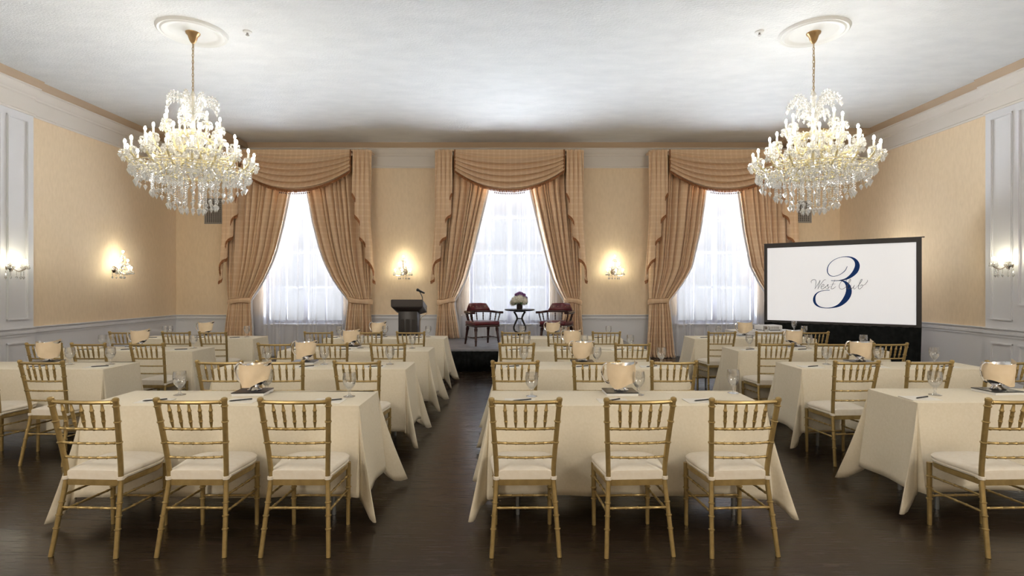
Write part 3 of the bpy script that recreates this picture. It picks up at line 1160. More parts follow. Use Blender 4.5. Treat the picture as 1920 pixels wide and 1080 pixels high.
def captain_chair(loc, rotz, label):
    """local: faces -y, base on z=0"""
    t = thing('captains_chair', label, 'armchair', loc, rotz, 'captains chairs on the stage')
    # seat: rounded cushion on a wood frame
    bm = BM(); box(bm, -.27, .27, -.26, .25, .40, .475, .032, 4)
    obj('seat', bm, 'oxblood', t)
    bm = BM(); box(bm, -.265, .265, -.255, .245, .365, .405, .012, 2)
    obj('seat_frame', bm, 'mahogany', t)
    for sx in (-1, 1):
        for (y0, y1) in ((-.20, -.26), (.20, .28)):
            bm = BM()
            turned(bm, [(sx * .225, y0, .37), (sx * .237, (y0 + y1) / 2, .18), (sx * .25, y1, 0)], .030, (.12, .2, .75), 10, 1.3, .01, .018)
            obj('leg', bm, 'mahogany', t)
    bm = BM()
    for sx in (-1, 1):
        turned(bm, [(sx * .24, -.235, .15), (sx * .24, .245, .15)], .011, (.5,), 8, 1.4, .02)
    turned(bm, [(-.24, 0, .15), (.24, 0, .15)], .011, (.5,), 8, 1.4, .02)
    obj('stretcher', bm, 'mahogany', t)
    # bow: U-shaped arm rail
    bow = smooth_path([(-.30, -.24, .645), (-.315, -.02, .645), (-.29, .16, .65), (-.17, .27, .655), (0, .30, .655), (.17, .27, .655), (.29, .16, .65), (.315, -.02, .645), (.30, -.24, .645)], 6)
    bm = BM()
    n = len(bow)
    rows = []
    for i, p in enumerate(bow):
        tg = (bow[min(i + 1, n - 1)] - bow[max(i - 1, 0)]).normalized()
        nr = Vector((tg.y, -tg.x, 0))
        f = abs(i / (n - 1) - .5) * 2
        w = .034 + .014 * max(0, (f - .75) / .25)
        rows.append([bm.verts.new(p + nr * (a * w) + Vector((0, 0, b))) for a, b in ((-1, -.014), (-.8, -.022), (.8, -.022), (1, -.014), (1, .014), (.8, .022), (-.8, .022), (-1, .014))])
    for a, b in zip(rows, rows[1:]):
        for k2 in range(8):
            bm.faces.new((a[k2], a[(k2 + 1) % 8], b[(k2 + 1) % 8], b[k2]))
    bm.faces.new(rows[0]); bm.faces.new(list(reversed(rows[-1])))
    obj('arm_rail', bm, 'mahogany', t, angle=50)
    # padded crest on the back of the bow
    bm = BM()

    def cr(u, v):
        s = (u - .5) * 2
        x = .262 * s * (1 - .28 * v)
        y = .285 - .10 * s * s + .05 * v
        ht = .150 * (1 - .06 * abs(s) ** 3)
        return x, y, .672 + ht * v
    for sgn, off in ((1, -.028), (1, .018)):
        pass
    ring = 20
    rows = []
    for j in range(9):
        v = j / 8
        row = []
        for i in range(ring + 1):
            x, y, z = cr(i / ring, v)
            th = .024 * (1 - (2 * v - 1) ** 4 * .6) * (1 - abs(2 * i / ring - 1) ** 6 * .5)
            row.append((Vector((x, y - th, z)), Vector((x, y + th, z))))
        rows.append(row)
    fv = [[bm.verts.new(p[0]) for p in r] for r in rows]
    bv = [[bm.verts.new(p[1]) for p in r] for r in rows]
    for j in range(8):
        for i in range(ring):
            bm.faces.new((fv[j][i], fv[j][i + 1], fv[j + 1][i + 1], fv[j + 1][i]))
            bm.faces.new((bv[j][i + 1], bv[j][i], bv[j + 1][i], bv[j + 1][i + 1]))
    for i in range(ring):
        bm.faces.new((fv[0][i + 1], fv[0][i], bv[0][i], bv[0][i + 1]))
        bm.faces.new((fv[8][i], fv[8][i + 1], bv[8][i + 1], bv[8][i]))
    for j in range(8):
        bm.faces.new((fv[j][0], fv[j + 1][0], bv[j + 1][0], bv[j][0]))
        bm.faces.new((fv[j + 1][ring], fv[j][ring], bv[j][ring], bv[j + 1][ring]))
    obj('backrest', bm, 'oxblood', t, angle=60)
    bm = BM()
    for i in range(5):
        x, y, z = cr(.14 + .18 * i, .52)
        ico(bm, (x, y - .027, z), .009, 1)
    obj('tuft_buttons', bm, 'brass', t)
    for i in (2, 7, 13, 19, 24, 29, 35, 41, 46):
        p = bow[i]
        q = Vector((p.x * .88, p.y * .86 - .005, .47))
        bm = BM()
        turned(bm, [q, p - Vector((0, 0, .015))], .010, (.25, .5, .8), 7, 1.5, .018)
        obj('spindle', bm, 'mahogany', t)
    return t


captain_chair((-.56, 10.66, STAGE_Z), radians(27), 'oxblood leather captains chair on the stage left of the pedestal table')
captain_chair((.92, 10.66, STAGE_Z), radians(-27), 'oxblood leather captains chair on the stage right of the pedestal table')

# lyre pedestal table
PT = Vector((.185, 10.8, STAGE_Z))
t = thing('pedestal_table', 'black lyre-pedestal side table on stage between two captains chairs', 'table', PT)
bm = BM(); lathe(bm, [(0, .668), (.27, .668), (.30, .676), (.308, .690), (.30, .703), (.29, .706), (0, .706)], 40)
obj('tabletop', bm, 'ebony', t)
bm = BM()
box(bm, -.11, .11, -.09, .09, .645, .677, .01)
obj('top_block', bm, 'ebony', t)
bm = BM()
for sx in (-1, 1):
    tube(bm, smooth_path([(sx * .115, 0, .655), (sx * .07, 0, .58), (sx * .05, 0, .51), (sx * .085, 0, .42), (sx * .115, 0, .34), (sx * .10, 0, .27), (sx * .04, 0, .225), (0, 0, .21)], 6), .019, 8)
tube(bm, [(-.05, 0, .51), (.05, 0, .51)], .012, 8)
for x in (-.022, 0, .022):
    tube(bm, [(x, 0, .51), (x, 0, .23)], .003, 6)
obj('lyre_pedestal', bm, 'ebony', t)
bm = BM()
lathe(bm, [(.03, .08), (.05, .10), (.045, .14), (.03, .17), (.045, .20), (.03, .225)], 14)
obj('turned_post', bm, 'ebony', t)
for i in range(4):
    a = pi / 4 + i * pi / 2
    bm = BM()
    tube(bm, smooth_path([(.02 * cos(a), .02 * sin(a), .11), (.12 * cos(a), .12 * sin(a), .10), (.20 * cos(a), .20 * sin(a), .035), (.25 * cos(a), .25 * sin(a), .014)], 5), [.02] * 8 + [.016] * 8, 8)
    obj('foot', bm, 'ebony', t)
VZ = STAGE_Z + .706
bm = BM(); lathe(bm, [(0, 0), (.055, 0), (.062, .02), (.06, .09), (.065, .12), (.058, .12), (.052, .02), (0, .015)], 24)
tag(obj('vase', bm, 'vase', loc=(PT.x, PT.y, VZ)), 'short dark vase on the lyre pedestal table', 'vase')
t = thing('flower_bouquet', 'white hydrangea bouquet with purple blooms in the dark vase', 'flowers', (PT.x, PT.y, VZ + .09))
rf = random.Random(5)


def bloom(c, R, n, m, name):
    bm = BM()
    c = Vector(c)
    for i in range(n):
        z = 1 - 2 * (i + .5) / n
        a = i * 2.39996
        d = Vector((sqrt(1 - z * z) * cos(a), sqrt(1 - z * z) * sin(a), z))
        p = c + d * R * rf.uniform(.88, 1.05)
        q = d.to_track_quat('Z', 'Y').to_matrix().to_4x4()
        mt = Matrix.Translation(p) @ q @ Matrix.Rotation(rf.random() * 3, 4, 'Z')
        pr = R * .30
        for k2 in range(4):
            a2 = k2 * pi / 2
            vs = [Vector((0, 0, 0)), Vector((pr * .5 * cos(a2 - .7), pr * .5 * sin(a2 - .7), pr * .12)), Vector((pr * cos(a2), pr * sin(a2), pr * .1)), Vector((pr * .5 * cos(a2 + .7), pr * .5 * sin(a2 + .7), pr * .12))]
            bm.faces.new([bm.verts.new(mt @ v) for v in vs])
    ico(bm, c, R * .88, 2)
    return obj(name, bm, m, t)


for c, R in (((-.09, -.05, .075), .085), ((.085, -.06, .07), .085), ((0, -.09, .105), .09), ((-.05, .06, .09), .09), ((.07, .05, .1), .085), ((-.14, .0, .03), .06)):
    bloom(c, R, 60, 'hydrangea', 'hydrangea_head')
for c, R in (((-.03, -.02, .205), .045), ((.04, -.04, .205), .045), ((.0, .03, .22), .045), ((.09, -.02, .185), .04), ((.13, -.03, .13), .035), ((-.07, 0, .195), .035)):
    bloom(c, R, 30, 'purple', 'purple_bloom')
bm = BM()
for i in range(9):
    a = 2 * pi * i / 9
    p0 = Vector((.03 * cos(a), .03 * sin(a), .0)); p1 = Vector((.15 * cos(a), .15 * sin(a), .03 + .02 * (i % 3))); p2 = Vector((.20 * cos(a), .2 * sin(a), -.01))
    s = Vector((-sin(a), cos(a), 0)) * .03
    vs = [bm.verts.new(v) for v in (p0, p1 + s, p2, p1 - s)]
    bm.faces.new(vs)
for i in range(5):
    a = 2 * pi * i / 5
    tube(bm, [(.01 * cos(a), .01 * sin(a), -.07), (.04 * cos(a), .04 * sin(a), .05)], .004, 5)
obj('leaves', bm, 'leaf', t)

# lectern with microphone
t = thing('lectern', 'black wooden lectern with gooseneck microphone in front of the stage', 'lectern', (-1.78, 9.45, 0))
bm = BM(); box(bm, -.26, .26, -.22, .22, 0, .05, .01)
obj('base', bm, 'lectern', t)
bm = BM(); box(bm, -.165, .165, -.15, .17, .05, 1.16, .006)
for x in (-.1, 0, .1):
    box(bm, x - .035, x + .035, -.157, -.15, .2, 1.0, .003, 1)
obj('column', bm, 'lectern', t)
bm = BM()
# sloped hood: front face with lip, bottom tapering in
v = [(-.275, -.24, 1.22), (.275, -.24, 1.22), (.275, -.24, 1.345), (-.275, -.24, 1.345), (-.275, .24, 1.10), (.275, .24, 1.10), (.275, .24, 1.22), (-.275, .24, 1.22), (-.17, -.155, 1.13), (.17, -.155, 1.13), (.17, .17, 1.07), (-.17, .17, 1.07)]
vv = [bm.verts.new(p) for p in v]
for f in ((0, 1, 2, 3), (7, 6, 5, 4), (3, 2, 6, 7), (0, 3, 7, 4), (1, 5, 6, 2), (0, 8, 9, 1), (4, 5, 10, 11), (0, 4, 11, 8), (1, 9, 10, 5), (8, 11, 10, 9)):
    bm.faces.new([vv[i] for i in f])
bmesh.ops.bevel(bm, geom=bm.edges[:], offset=.008, segments=2, affect='EDGES')
obj('hood', bm, 'lectern_edge', t)
mic = BM()
tube(mic, smooth_path([(.245, -.1, 1.30), (.24, -.09, 1.38), (.20, -.06, 1.46), (.19, -.06, 1.48)], 6), .007, 8)
mo = obj('microphone_stalk', mic, 'ink', t)
bm = BM()
tube(bm, [(.27, -.03, 1.45), (.20, -.06, 1.485), (.175, -.07, 1.50), (.155, -.08, 1.51), (.14, -.085, 1.517)], [.014, .018, .020, .028, .016], 12)
obj('microphone', bm, 'ink', mo)
bm = BM()
tube(bm, smooth_path([(.285, .0, 1.22), (.31, -.02, 1.10), (.22, -.06, 1.02), (.19, -.03, .9), (.20, 0, .6), (.19, 0, .3), (.2, .05, .06)], 6), .005, 6)
obj('cord', bm, 'cord', t)

# ------------------------------------------------------------------ projection screen
SL, SR = Vector((5.07, 10.70, 0)), Vector((7.03, 9.16, 0))
sdir = (SR - SL).normalized()
snor = Vector((sdir.y, -sdir.x, 0))          # toward the room
if snor.y > 0:
    snor = -snor
SW = (SR - SL).length
ang = math.atan2(sdir.y, sdir.x)
t = thing('projection_screen', 'large white projection screen with blue club logo, black frame and skirt', 'projection screen', SL, ang)
ZB, ZT = .855, 2.405
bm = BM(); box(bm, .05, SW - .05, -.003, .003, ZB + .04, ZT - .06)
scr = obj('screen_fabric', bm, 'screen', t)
bm = BM()
for q in ((0, SW, ZB, ZB + .05), (0, SW, ZT - .075, ZT)):
    box(bm, q[0], q[1], -.02, .02, q[2], q[3], .004, 1)
for q in ((0, .055), (SW - .075, SW)):
    box(bm, q[0], q[1], -.021, .021, ZB, ZT, .004, 1)
box(bm, -.01, SW + .04, -.012, .012, ZT - .002, ZT + .016, .004, 1)
obj('frame', bm, 'frameblack', t)
bm = BM()


def skirt(u, v):
    x = u * SW
    z = ZB + .01 + (.015 - ZB - .01) * v
    wv = .034 * sin(x * 2 * pi / .17 + .9 * sin(x * 5)) * (.35 + .65 * v)
    return Vector((x - .02 * v * (u - .5) * 2, -.012 + wv, z))


grid(bm, skirt, 200, 8)
o = obj('skirt', bm, 'black', t, angle=180)
so = o.modifiers.new('thickness', 'SOLIDIFY'); so.thickness = .004
for x in (.1, SW - .1):
    bm = BM()
    tube(bm, [(x, .06, .03), (x, .04, ZT - .1)], .018, 8)
    tube(bm, [(x, -.18 + .22, .02), (x, .38, .02)], .018, 8)
    obj('leg', bm, 'steel', t)


def on_screen(zx, zy):
    """photo crop coordinates of the logo -> local screen coordinates"""
    px, py = 1480 + zx / 3.857, 420 + zy / 3.857
    d = Vector(((px - PX0) / F, 1.0, -(py - PY0) / F))
    o_ = Vector((0, 0, CAMZ))
    q = SL + snor * .0045
    s = (q - o_).dot(snor) / d.dot(snor)
    p = o_ + d * s - SL
    return Vector((p.dot(sdir), p.z))


def stroke(bm, pts, y, n=7):
    """variable-width flat stroke; pts (zx, zy, width in crop px)"""
    path = smooth_path([Vector(p) for p in pts], n)
    L_, R_ = [], []
    m = len(path)
    for i, p in enumerate(path):
        a, b = path[max(i - 1, 0)], path[min(i + 1, m - 1)]
        tx, ty = b.x - a.x, b.y - a.y
        l = math.hypot(tx, ty) or 1
        nx, ny = -ty / l, tx / l
        w = max(p.z, 1.0) / 2
        A, B = on_screen(p.x + nx * w, p.y + ny * w), on_screen(p.x - nx * w, p.y - ny * w)
        L_.append(bm.verts.new((A.x, y, A.y)))
        R_.append(bm.verts.new((B.x, y, B.y)))
    for i in range(m - 1):
        bm.faces.new((L_[i], L_[i + 1], R_[i + 1], R_[i]))


bm = BM()
stroke(bm, [(419, 306, 4), (402, 338, 5), (365, 366, 4), (320, 379, 4), (287, 366, 6), (275, 335, 7), (287, 294, 5), (326, 258, 4), (385, 238, 4), (440, 240, 9), (477, 262, 22), (492, 298, 35), (480, 338, 36), (450, 372, 26), (412, 396, 14), (370, 407, 6), (335, 410, 4), (302, 409, 4)], -.0045)
stroke(bm, [(340, 409, 3), (382, 411, 8), (412, 428, 22), (429, 462, 38), (427, 505, 44), (402, 550, 38), (362, 586, 22), (315, 603, 9), (268, 608, 5), (222, 600, 8), (192, 580, 15), (180, 550, 19), (187, 516, 12), (212, 492, 6), (250, 481, 4), (292, 479, 4)], -.0045)
obj('logo_numeral', bm, 'blue', scr, flat=True)
bm = BM()
W_ = 3.4
for ln in (
    [(160, 428), (158, 414), (172, 403), (190, 405), (193, 425), (184, 470)], [(184, 470), (206, 436), (224, 404)], [(224, 404), (214, 440), (206, 471)], [(206, 471), (232, 430), (250, 407), (266, 402)],
    [(230, 457), (246, 449), (252, 440), (244, 437), (233, 448), (230, 463), (238, 471), (254, 461), (264, 450)],
    [(258, 463), (274, 444), (281, 436), (278, 450), (283, 462), (276, 470), (262, 467)], [(283, 462), (300, 447)],
    [(331, 403), (314, 435), (303, 461), (308, 470), (324, 463), (338, 450)], [(298, 437), (334, 433)],
    [(408, 417), (414, 406), (402, 401), (376, 417), (361, 446), (366, 466), (384, 471), (404, 459), (422, 440)],
    [(422, 440), (440, 415), (444, 402), (436, 404), (425, 432), (419, 461), (426, 470), (440, 460)],
    [(449, 438), (440, 461), (446, 470), (460, 459), (473, 439)], [(473, 439), (464, 461), (470, 470), (486, 458)],
    [(486, 458), (512, 428), (527, 404), (519, 402), (507, 431), (499, 461), (508, 470), (525, 457), (531, 444), (522, 440), (514, 450)], [(531, 444), (548, 436), (566, 412), (562, 403)],
):
    stroke(bm, [(x, y, W_ if i not in (0, len(ln) - 1) else 2) for i, (x, y) in enumerate(ln)], -.006, 6)
obj('logo_lettering', bm, 'greyprint', scr, flat=True)

# ------------------------------------------------------------------ banquet chairs
def make_chair():
    t = thing('banquet_chair', 'x', 'chair', (0, 0, 0), 0, 'gold ballroom chairs')
    # local: back at -y, faces +y
    TOP, SEAT, FLO = (.196, -.25), (.168, -.178), (.196, -.25)
    for sx in (-1, 1):
        bm = BM()
        turned(bm, [(sx * FLO[0], FLO[1], 0), (sx * .182, -.212, .22), (sx * SEAT[0], SEAT[1], .42), (sx * .170, -.182, .52), (sx * .182, -.212, .70), (sx * TOP[0], TOP[1], .905)], .0135, (.17, .25, .33, .485, .72, .86, .965), 10, 1.32, .0055, .0155)
        lathe(bm, [(.0165, .9), (.0185, .908), (.0165, .92), (.008, .925), (0, .926)], 10, Matrix.Translation((sx * TOP[0], TOP[1] - .001, 0)))
        obj('back_post', bm, 'gold', t)
        bm = BM()
        turned(bm, [(sx * .178, .185, 0), (sx * .180, .185, .41)], .013, (.42, .60, .78), 10, 1.32, .0055, .0165)
        obj('front_leg', bm, 'gold', t)
    def post(z):
        # back post centre at height z
        tab = [(.905, TOP), (.70, (.182, -.212)), (.52, (.170, -.182)), (.42, SEAT), (.22, (.182, -.212)), (0, FLO)]
        return interp([(a, b[0]) for a, b in tab], z), interp([(a, b[1]) for a, b in tab], z)
    def rail(z, r, kn, bow=.018):
        x, y = post(z)
        bm = BM()
        turned(bm, [(-x, y, z), (-x * .5, y - bow * .8, z), (0, y - bow, z), (x * .5, y - bow * .8, z), (x, y, z)], r, kn, 8, 1.25, .005)
        return bm
    obj('crest_rail', rail(.897, .0115, (.06, .94), .022), 'gold', t)
    obj('back_rail', rail(.737, .0085, (.07, .2, .35, .5, .65, .8, .93)), 'gold', t)
    for z in (.650, .562):
        obj('back_rail', rail(z, .0075, (.07, .2, .35, .5, .65, .8, .93)), 'gold', t)
    for i in range(5):
        f = (i - 2) / 2.0
        xa, ya = post(.89)
        xb, yb = post(.74)
        a = Vector((f * xa * .62, ya - .022 * (1 - .4 * f * f), .89))
        b = Vector((f * xb * .60, yb - .018 * (1 - .4 * f * f), .74))
        bm = BM()
        tube(bm, [a.lerp(b, q) for q in (0, .25, .27, .3, .33, .46, .5, .54, .68, .71, .74, .8, 1)], [.0055, .0095, .012, .012, .0095, .0095, .0115, .0095, .0095, .012, .0095, .0085, .0045], 8)
        obj('spindle', bm, 'gold', t)
    # seat frame (trapezoid, rounded front)
    def outline(grow, n=10):
        pts = []
        c = [(-.172 - grow, -.185), (.172 + grow, -.185), (.213 + grow, .20 + grow), (-.213 - grow, .20 + grow)]
        rr = [.03, .03, .15, .15]
        for i in range(4):
            p = Vector((*c[i], 0)); a = Vector((*c[i - 1], 0)); b = Vector((*c[(i + 1) % 4], 0))
            da, db = (a - p).normalized(), (b - p).normalized()
            s, e = p + da * rr[i], p + db * rr[i]
            for k2 in range(n + 1):
                q = k2 / n
                pts.append((s.lerp(p, q)).lerp(p.lerp(e, q), q))
        return pts
    def slab(levels):
        bm = BM()
        rows = []
        for g, z, cr in levels:
            rows.append([bm.verts.new(p + Vector((0, 0, z))) for p in outline(g)])
        n = len(rows[0])
        for a, b in zip(rows, rows[1:]):
            for i in range(n):
                bm.faces.new((a[i], a[(i + 1) % n], b[(i + 1) % n], b[i]))
        bm.faces.new(list(reversed(rows[0])))
        last = rows[-1]
        # domed top
        c = Vector((0, .005, 0))
        prev = last
        for q, dz in ((.85, .008), (.55, .014), (.2, .016)):
            row = [bm.verts.new(Vector((v.co.x * q, (v.co.y - .005) * q + .005, last[0].co.z + dz * (1 if levels[-1][2] else 0)))) for v in last]
            for i in range(n):
                bm.faces.new((prev[i], prev[(i + 1) % n], row[(i + 1) % n], row[i]))
            prev = row
        bm.faces.new(prev)
        return bm
    obj('seat_frame', slab([(-.004, .392, 0), (.002, .397, 0), (.002, .422, 0), (-.004, .427, 0)]), 'gold', t)
    obj('seat_cushion', slab([(-.008, .427, 1), (.004, .431, 1), (.008, .442, 1), (.003, .4475, 1), (.008, .453, 1), (.010, .464, 1), (.002, .474, 1), (-.018, .480, 1)]), 'cushion', t, angle=50)
    for sx in (-1, 1):
        bm = BM()
        mt = Matrix.Translation((sx * SEAT[0], SEAT[1], 0))
        lathe(bm, [(.017, .425), (.0195, .428), (.0195, .444), (.017, .447)], 12, mt, cap=False)
        box(bm, sx * .168 - .018, sx * .168 + .018, -.178, -.150, .428, .444, .004, 1)
        obj('cushion_tie', bm, 'cushion', t)
    # stretchers
    for z in (.335, .245):
        for sx in (-1, 1):
            x, y = post(z)
            bm = BM()
            turned(bm, [(sx * x, y, z), (sx * .179, .185, z - .012)], .0072, (.12, .3, .5, .7, .88), 8, 1.3, .005)
            obj('stretcher', bm, 'gold', t)
    x, y = post(.268)
    bm = BM(); turned(bm, [(-x, y, .268), (x, y, .268)], .0075, (.08, .3, .5, .7, .92), 8, 1.3, .005)
    obj('stretcher', bm, 'gold', t)
    bm = BM(); turned(bm, [(-.179, .185, .19), (.179, .185, .19)], .0075, (.08, .3, .5, .7, .92), 8, 1.3, .005)
    obj('stretcher', bm, 'gold', t)
    return t


# rows: distance of the chair backs, distance of the table front edge
ROWD = {1: 3.09, 2: 4.66, 3: 6.13, 4: 7.70}
TABF = {1: 3.61, 2: 5.20, 3: 6.645, 4: 8.22}
ROWN = {1: 'nearest row', 2: 'second row', 3: 'third row', 4: 'farthest row'}
COLN = {'A': 'by the left wall', 'B': 'left of centre aisle', 'C': 'right of centre aisle', 'D': 'by the right wall'}
SEATS = {  # photo x of each chair back's centre
    'B1': (160, 357, 552), 'C1': (984, 1196, 1393), 'D1': (1912,),
    'A2': (-50, 80), 'B2': (413, 522, 670), 'C2': (965, 1117, 1262), 'D2': (1604, 1742, 1893),
    'A3': (82, 167, 277), 'B3': (516, 619, 727), 'C3': (969, 1073, 1186), 'D3': (1454, 1562, 1668),
    'A4': (231, 330, 400), 'B4': (597, 690, 770), 'C4': (967, 1053, 1137), 'D4': (1352, 1444, 1527),
}
ROTS = {'B1': (-3, 0, 0), 'C1': (1, 3, 3), 'D1': (2,), 'A2': (-2, -3), 'B2': (-2, 3, -1), 'D2': (3, 2, 0), 'D3': (2, 0, 2), 'D4': (3, 0, 2), 'C2': (1, 1, 2), 'A3': (0, -2, -3), 'A4': (0, 0, -2)}
POSN = {3: ('left', 'middle', 'right'), 2: ('second', 'aisle-side'), 1: ('aisle-side',)}
proto = make_chair()
first = True
seat_x = {}
for key, xs_ in SEATS.items():
    c, r = key[0], int(key[1])
    d = ROWD[r]
    for i, px in enumerate(xs_):
        X = (px - PX0) / F * d
        o = proto if first else copy_tree(proto)
        first = False
        o.location = (X, d + .25, 0)
        rot = ROTS.get(key, (0, 0, 0))[i]
        o.rotation_euler.z = radians(rot)
        seat_x.setdefault(key, []).append(X)
        o['label'] = 'gold ballroom chair with cream pad, %s seat, %s table %s' % (POSN[len(xs_)][i], ROWN[r], COLN[c])

# ------------------------------------------------------------------ tables and cloths
TCX = {'A': -4.88, 'B': -1.95, 'C': .79, 'D': 3.76}
TW, TD, TZ = 1.86, .50, .76


def make_table():
    t = thing('folding_table', 'x', 'table', (0, 0, 0), 0, 'folding banquet tables')
    bm = BM(); box(bm, -TW / 2 + .01, TW / 2 - .01, .01, TD - .01, TZ - .032, TZ - .004, .006)
    obj('tabletop', bm, 'lectern_edge', t)
    for sx in (-1, 1):
        for y in (.07, TD - .07):
            bm = BM(); tube(bm, [(sx * .74, y, .0), (sx * .74, y, TZ - .03)], .014, 10)
            obj('leg', bm, 'steel', t)
        bm = BM(); tube(bm, [(sx * .74, .07, .22), (sx * .74, TD - .07, .22)], .011, 8)
        obj('crossbar', bm, 'steel', t)
    return t


def cloth_bm(seed, w, dep, hem=.16, flare=(.13, .18)):
    rnd = random.Random(seed)
    bm = BM()
    zt = TZ + .003
    L = zt - hem
    hx, hy = w / 2, dep / 2
    samples = []   # base point, direction (xy), drop, radial
    corners = [(hx, -hy, -90, 0), (hx, hy, 0, 90), (-hx, hy, 90, 180), (-hx, -hy, 180, 270)]
    sides = [((-hx, -hy), (hx, -hy), -90), ((hx, -hy), (hx, hy), 0), ((hx, hy), (-hx, hy), 90), ((-hx, hy), (-hx, -hy), 180)]
    ph = rnd.random() * 6.28
    for si in range(4):
        (ax, ay), (bx, by), na = sides[si]
        ln = math.hypot(bx - ax, by - ay)
        n = max(8, int(ln / .045))
        f0, f1 = rnd.random() * 6.28, rnd.random() * 6.28
        for i in range(n + 1):
            q = i / n
            s = q * ln
            ed = min(q, 1 - q) * ln
            rad = .028 + .010 * sin(s * 7 + f0) + .007 * sin(s * 17 + f1)
            rad += .03 * math.exp(-ed / .10)
            samples.append((ax + (bx - ax) * q, ay + (by - ay) * q, radians(na), L + .006 * sin(s * 3 + f1), max(rad, .008)))
        cx, cy, a0, a1 = corners[si]
        m = 22
        tipa = rnd.uniform(-22, 22)
        big = rnd.uniform(*flare)
        for i in range(1, m):
            u = i / m
            phi = radians(90 * u)
            leng = min(L / max(cos(phi), sin(phi)), zt - .035)
            th = a0 + 90 * u + (tipa * sin(pi * u)) + 24 * sin(2 * pi * u)
            bump = math.exp(-((u - .5) / .17) ** 2)
            val = math.exp(-((u - .16) / .08) ** 2) + math.exp(-((u - .84) / .08) ** 2)
            rad = .055 + big * bump - .04 * val + .018 * sin(2 * pi * 3 * u + tipa)
            samples.append((cx, cy, radians(th), leng, rad))
    K = 14
    top = [bm.verts.new((x * .985, y * .97, zt)) for x, y, *_ in samples]
    rows = [top]
    for j in range(K + 1):
        t_ = j / K
        row = []
        for (x, y, th, lg, rad) in samples:
            rr = rad * (t_ ** 1.25) + .004
            row.append(bm.verts.new((x + cos(th) * rr, y + sin(th) * rr, zt - .004 - (lg - .004) * t_)))
        rows.append(row)
    n = len(samples)
    for a, b in zip(rows, rows[1:]):
        for i in range(n):
            i2 = (i + 1) % n
            bm.faces.new((a[i], a[i2], b[i2], b[i]))
    cv = bm.faces.new(top)
    bmesh.ops.remove_doubles(bm, verts=bm.verts[:], dist=.00005)
    bm.normal_update()
    return bm


tp = None
for key in SEATS:
    c, r = key[0], int(key[1])
    tx, ty = TCX[c], TABF[r]
    if key == 'D1':
        tx, ty = 3.74, 3.70
    o = make_table() if tp is None else copy_tree(tp)
    tp = tp or o
    o.location = (tx, ty, 0)
    o['label'] = 'grey-legged folding table under cream cloth, %s, %s' % (ROWN[r], COLN[c])
    bm = cloth_bm(ord(c) * 7 + r * 13, TW, TD, flare=(.05, .08) if c == 'A' else (.13, .18))
    cl = obj('tablecloth', bm, 'cloth', loc=(tx, ty + TD / 2, 0), angle=60)
    so = cl.modifiers.new('thickness', 'SOLIDIFY'); so.thickness = .003; so.offset = 1
    tag(cl, 'cream tablecloth draped over the %s table %s' % (ROWN[r], COLN[c]), 'tablecloth', 'cream tablecloths')

# AV table in front of the screen
AVX, AVY, AVW = 4.62, 9.60, 1.14
t = thing('equipment_table', 'small table with white cloth beside the projection screen', 'table', (AVX, AVY, 0))
bm = BM(); box(bm, -AVW / 2 + .01, AVW / 2 - .01, .01, .49, TZ - .032, TZ - .004, .006)
obj('tabletop', bm, 'lectern_edge', t)
for sx in (-1, 1):
    for y in (.07, .43):
        bm = BM(); tube(bm, [(sx * .48, y, 0), (sx * .48, y, TZ - .03)], .014, 10)
        obj('leg', bm, 'steel', t)
cl = obj('tablecloth', cloth_bm(5, AVW, .5), 'whitecloth', loc=(AVX, AVY + .25, 0), angle=60)
so = cl.modifiers.new('thickness', 'SOLIDIFY'); so.thickness = .003; so.offset = 1
tag(cl, 'white tablecloth on the small equipment table by the projection screen', 'tablecloth')
TT = TZ + .006    # top of cloth
t = thing('projector', 'flat white projector on the white cloth beside the screen', 'projector', (4.74, 9.86, TT), radians(8))
bm = BM(); box(bm, -.2, .2, -.13, .13, .012, .095, .014, 3)
obj('body', bm, 'tray_rim', t)
bm = BM(); lathe(bm, [(.028, 0), (.03, .02), (.022, .022), (0, .018)], 16, Matrix.Translation((-.14, -.13, .055)) @ Matrix.Rotation(pi / 2, 4, 'X'))
obj('lens', bm, 'ink', t)
bm = BM()
for i in range(8):
    box(bm, -.04 + i * .022, -.03 + i * .022, -.1335, -.129, .03, .075)
obj('vent_slots', bm, 'grille', t)
for sx in (-1, 1):
    for sy in (-1, 1):
        bm = BM(); lathe(bm, [(.012, 0), (.012, .014)], 8, Matrix.Translation((sx * .16, sy * .1, 0)))
        obj('foot', bm, 'ink', t)

# ------------------------------------------------------------------ table settings
def goblet():
    bm = BM()
    prof = [(0, .0), (.036, .0), (.037, .003), (.012, .010), (.0065, .018), (.0065, .030), (.012, .038), (.009, .046), (.020, .055), (.034, .075), (.041, .10), (.042, .125), (.038, .155), (.0365, .155), (.040, .125), (.039, .10), (.032, .077), (.018, .058), (0, .054)]
    lathe(bm, prof, 20, cap=False)
    return as_mesh('water_goblet', bm, 'glass', angle=70)


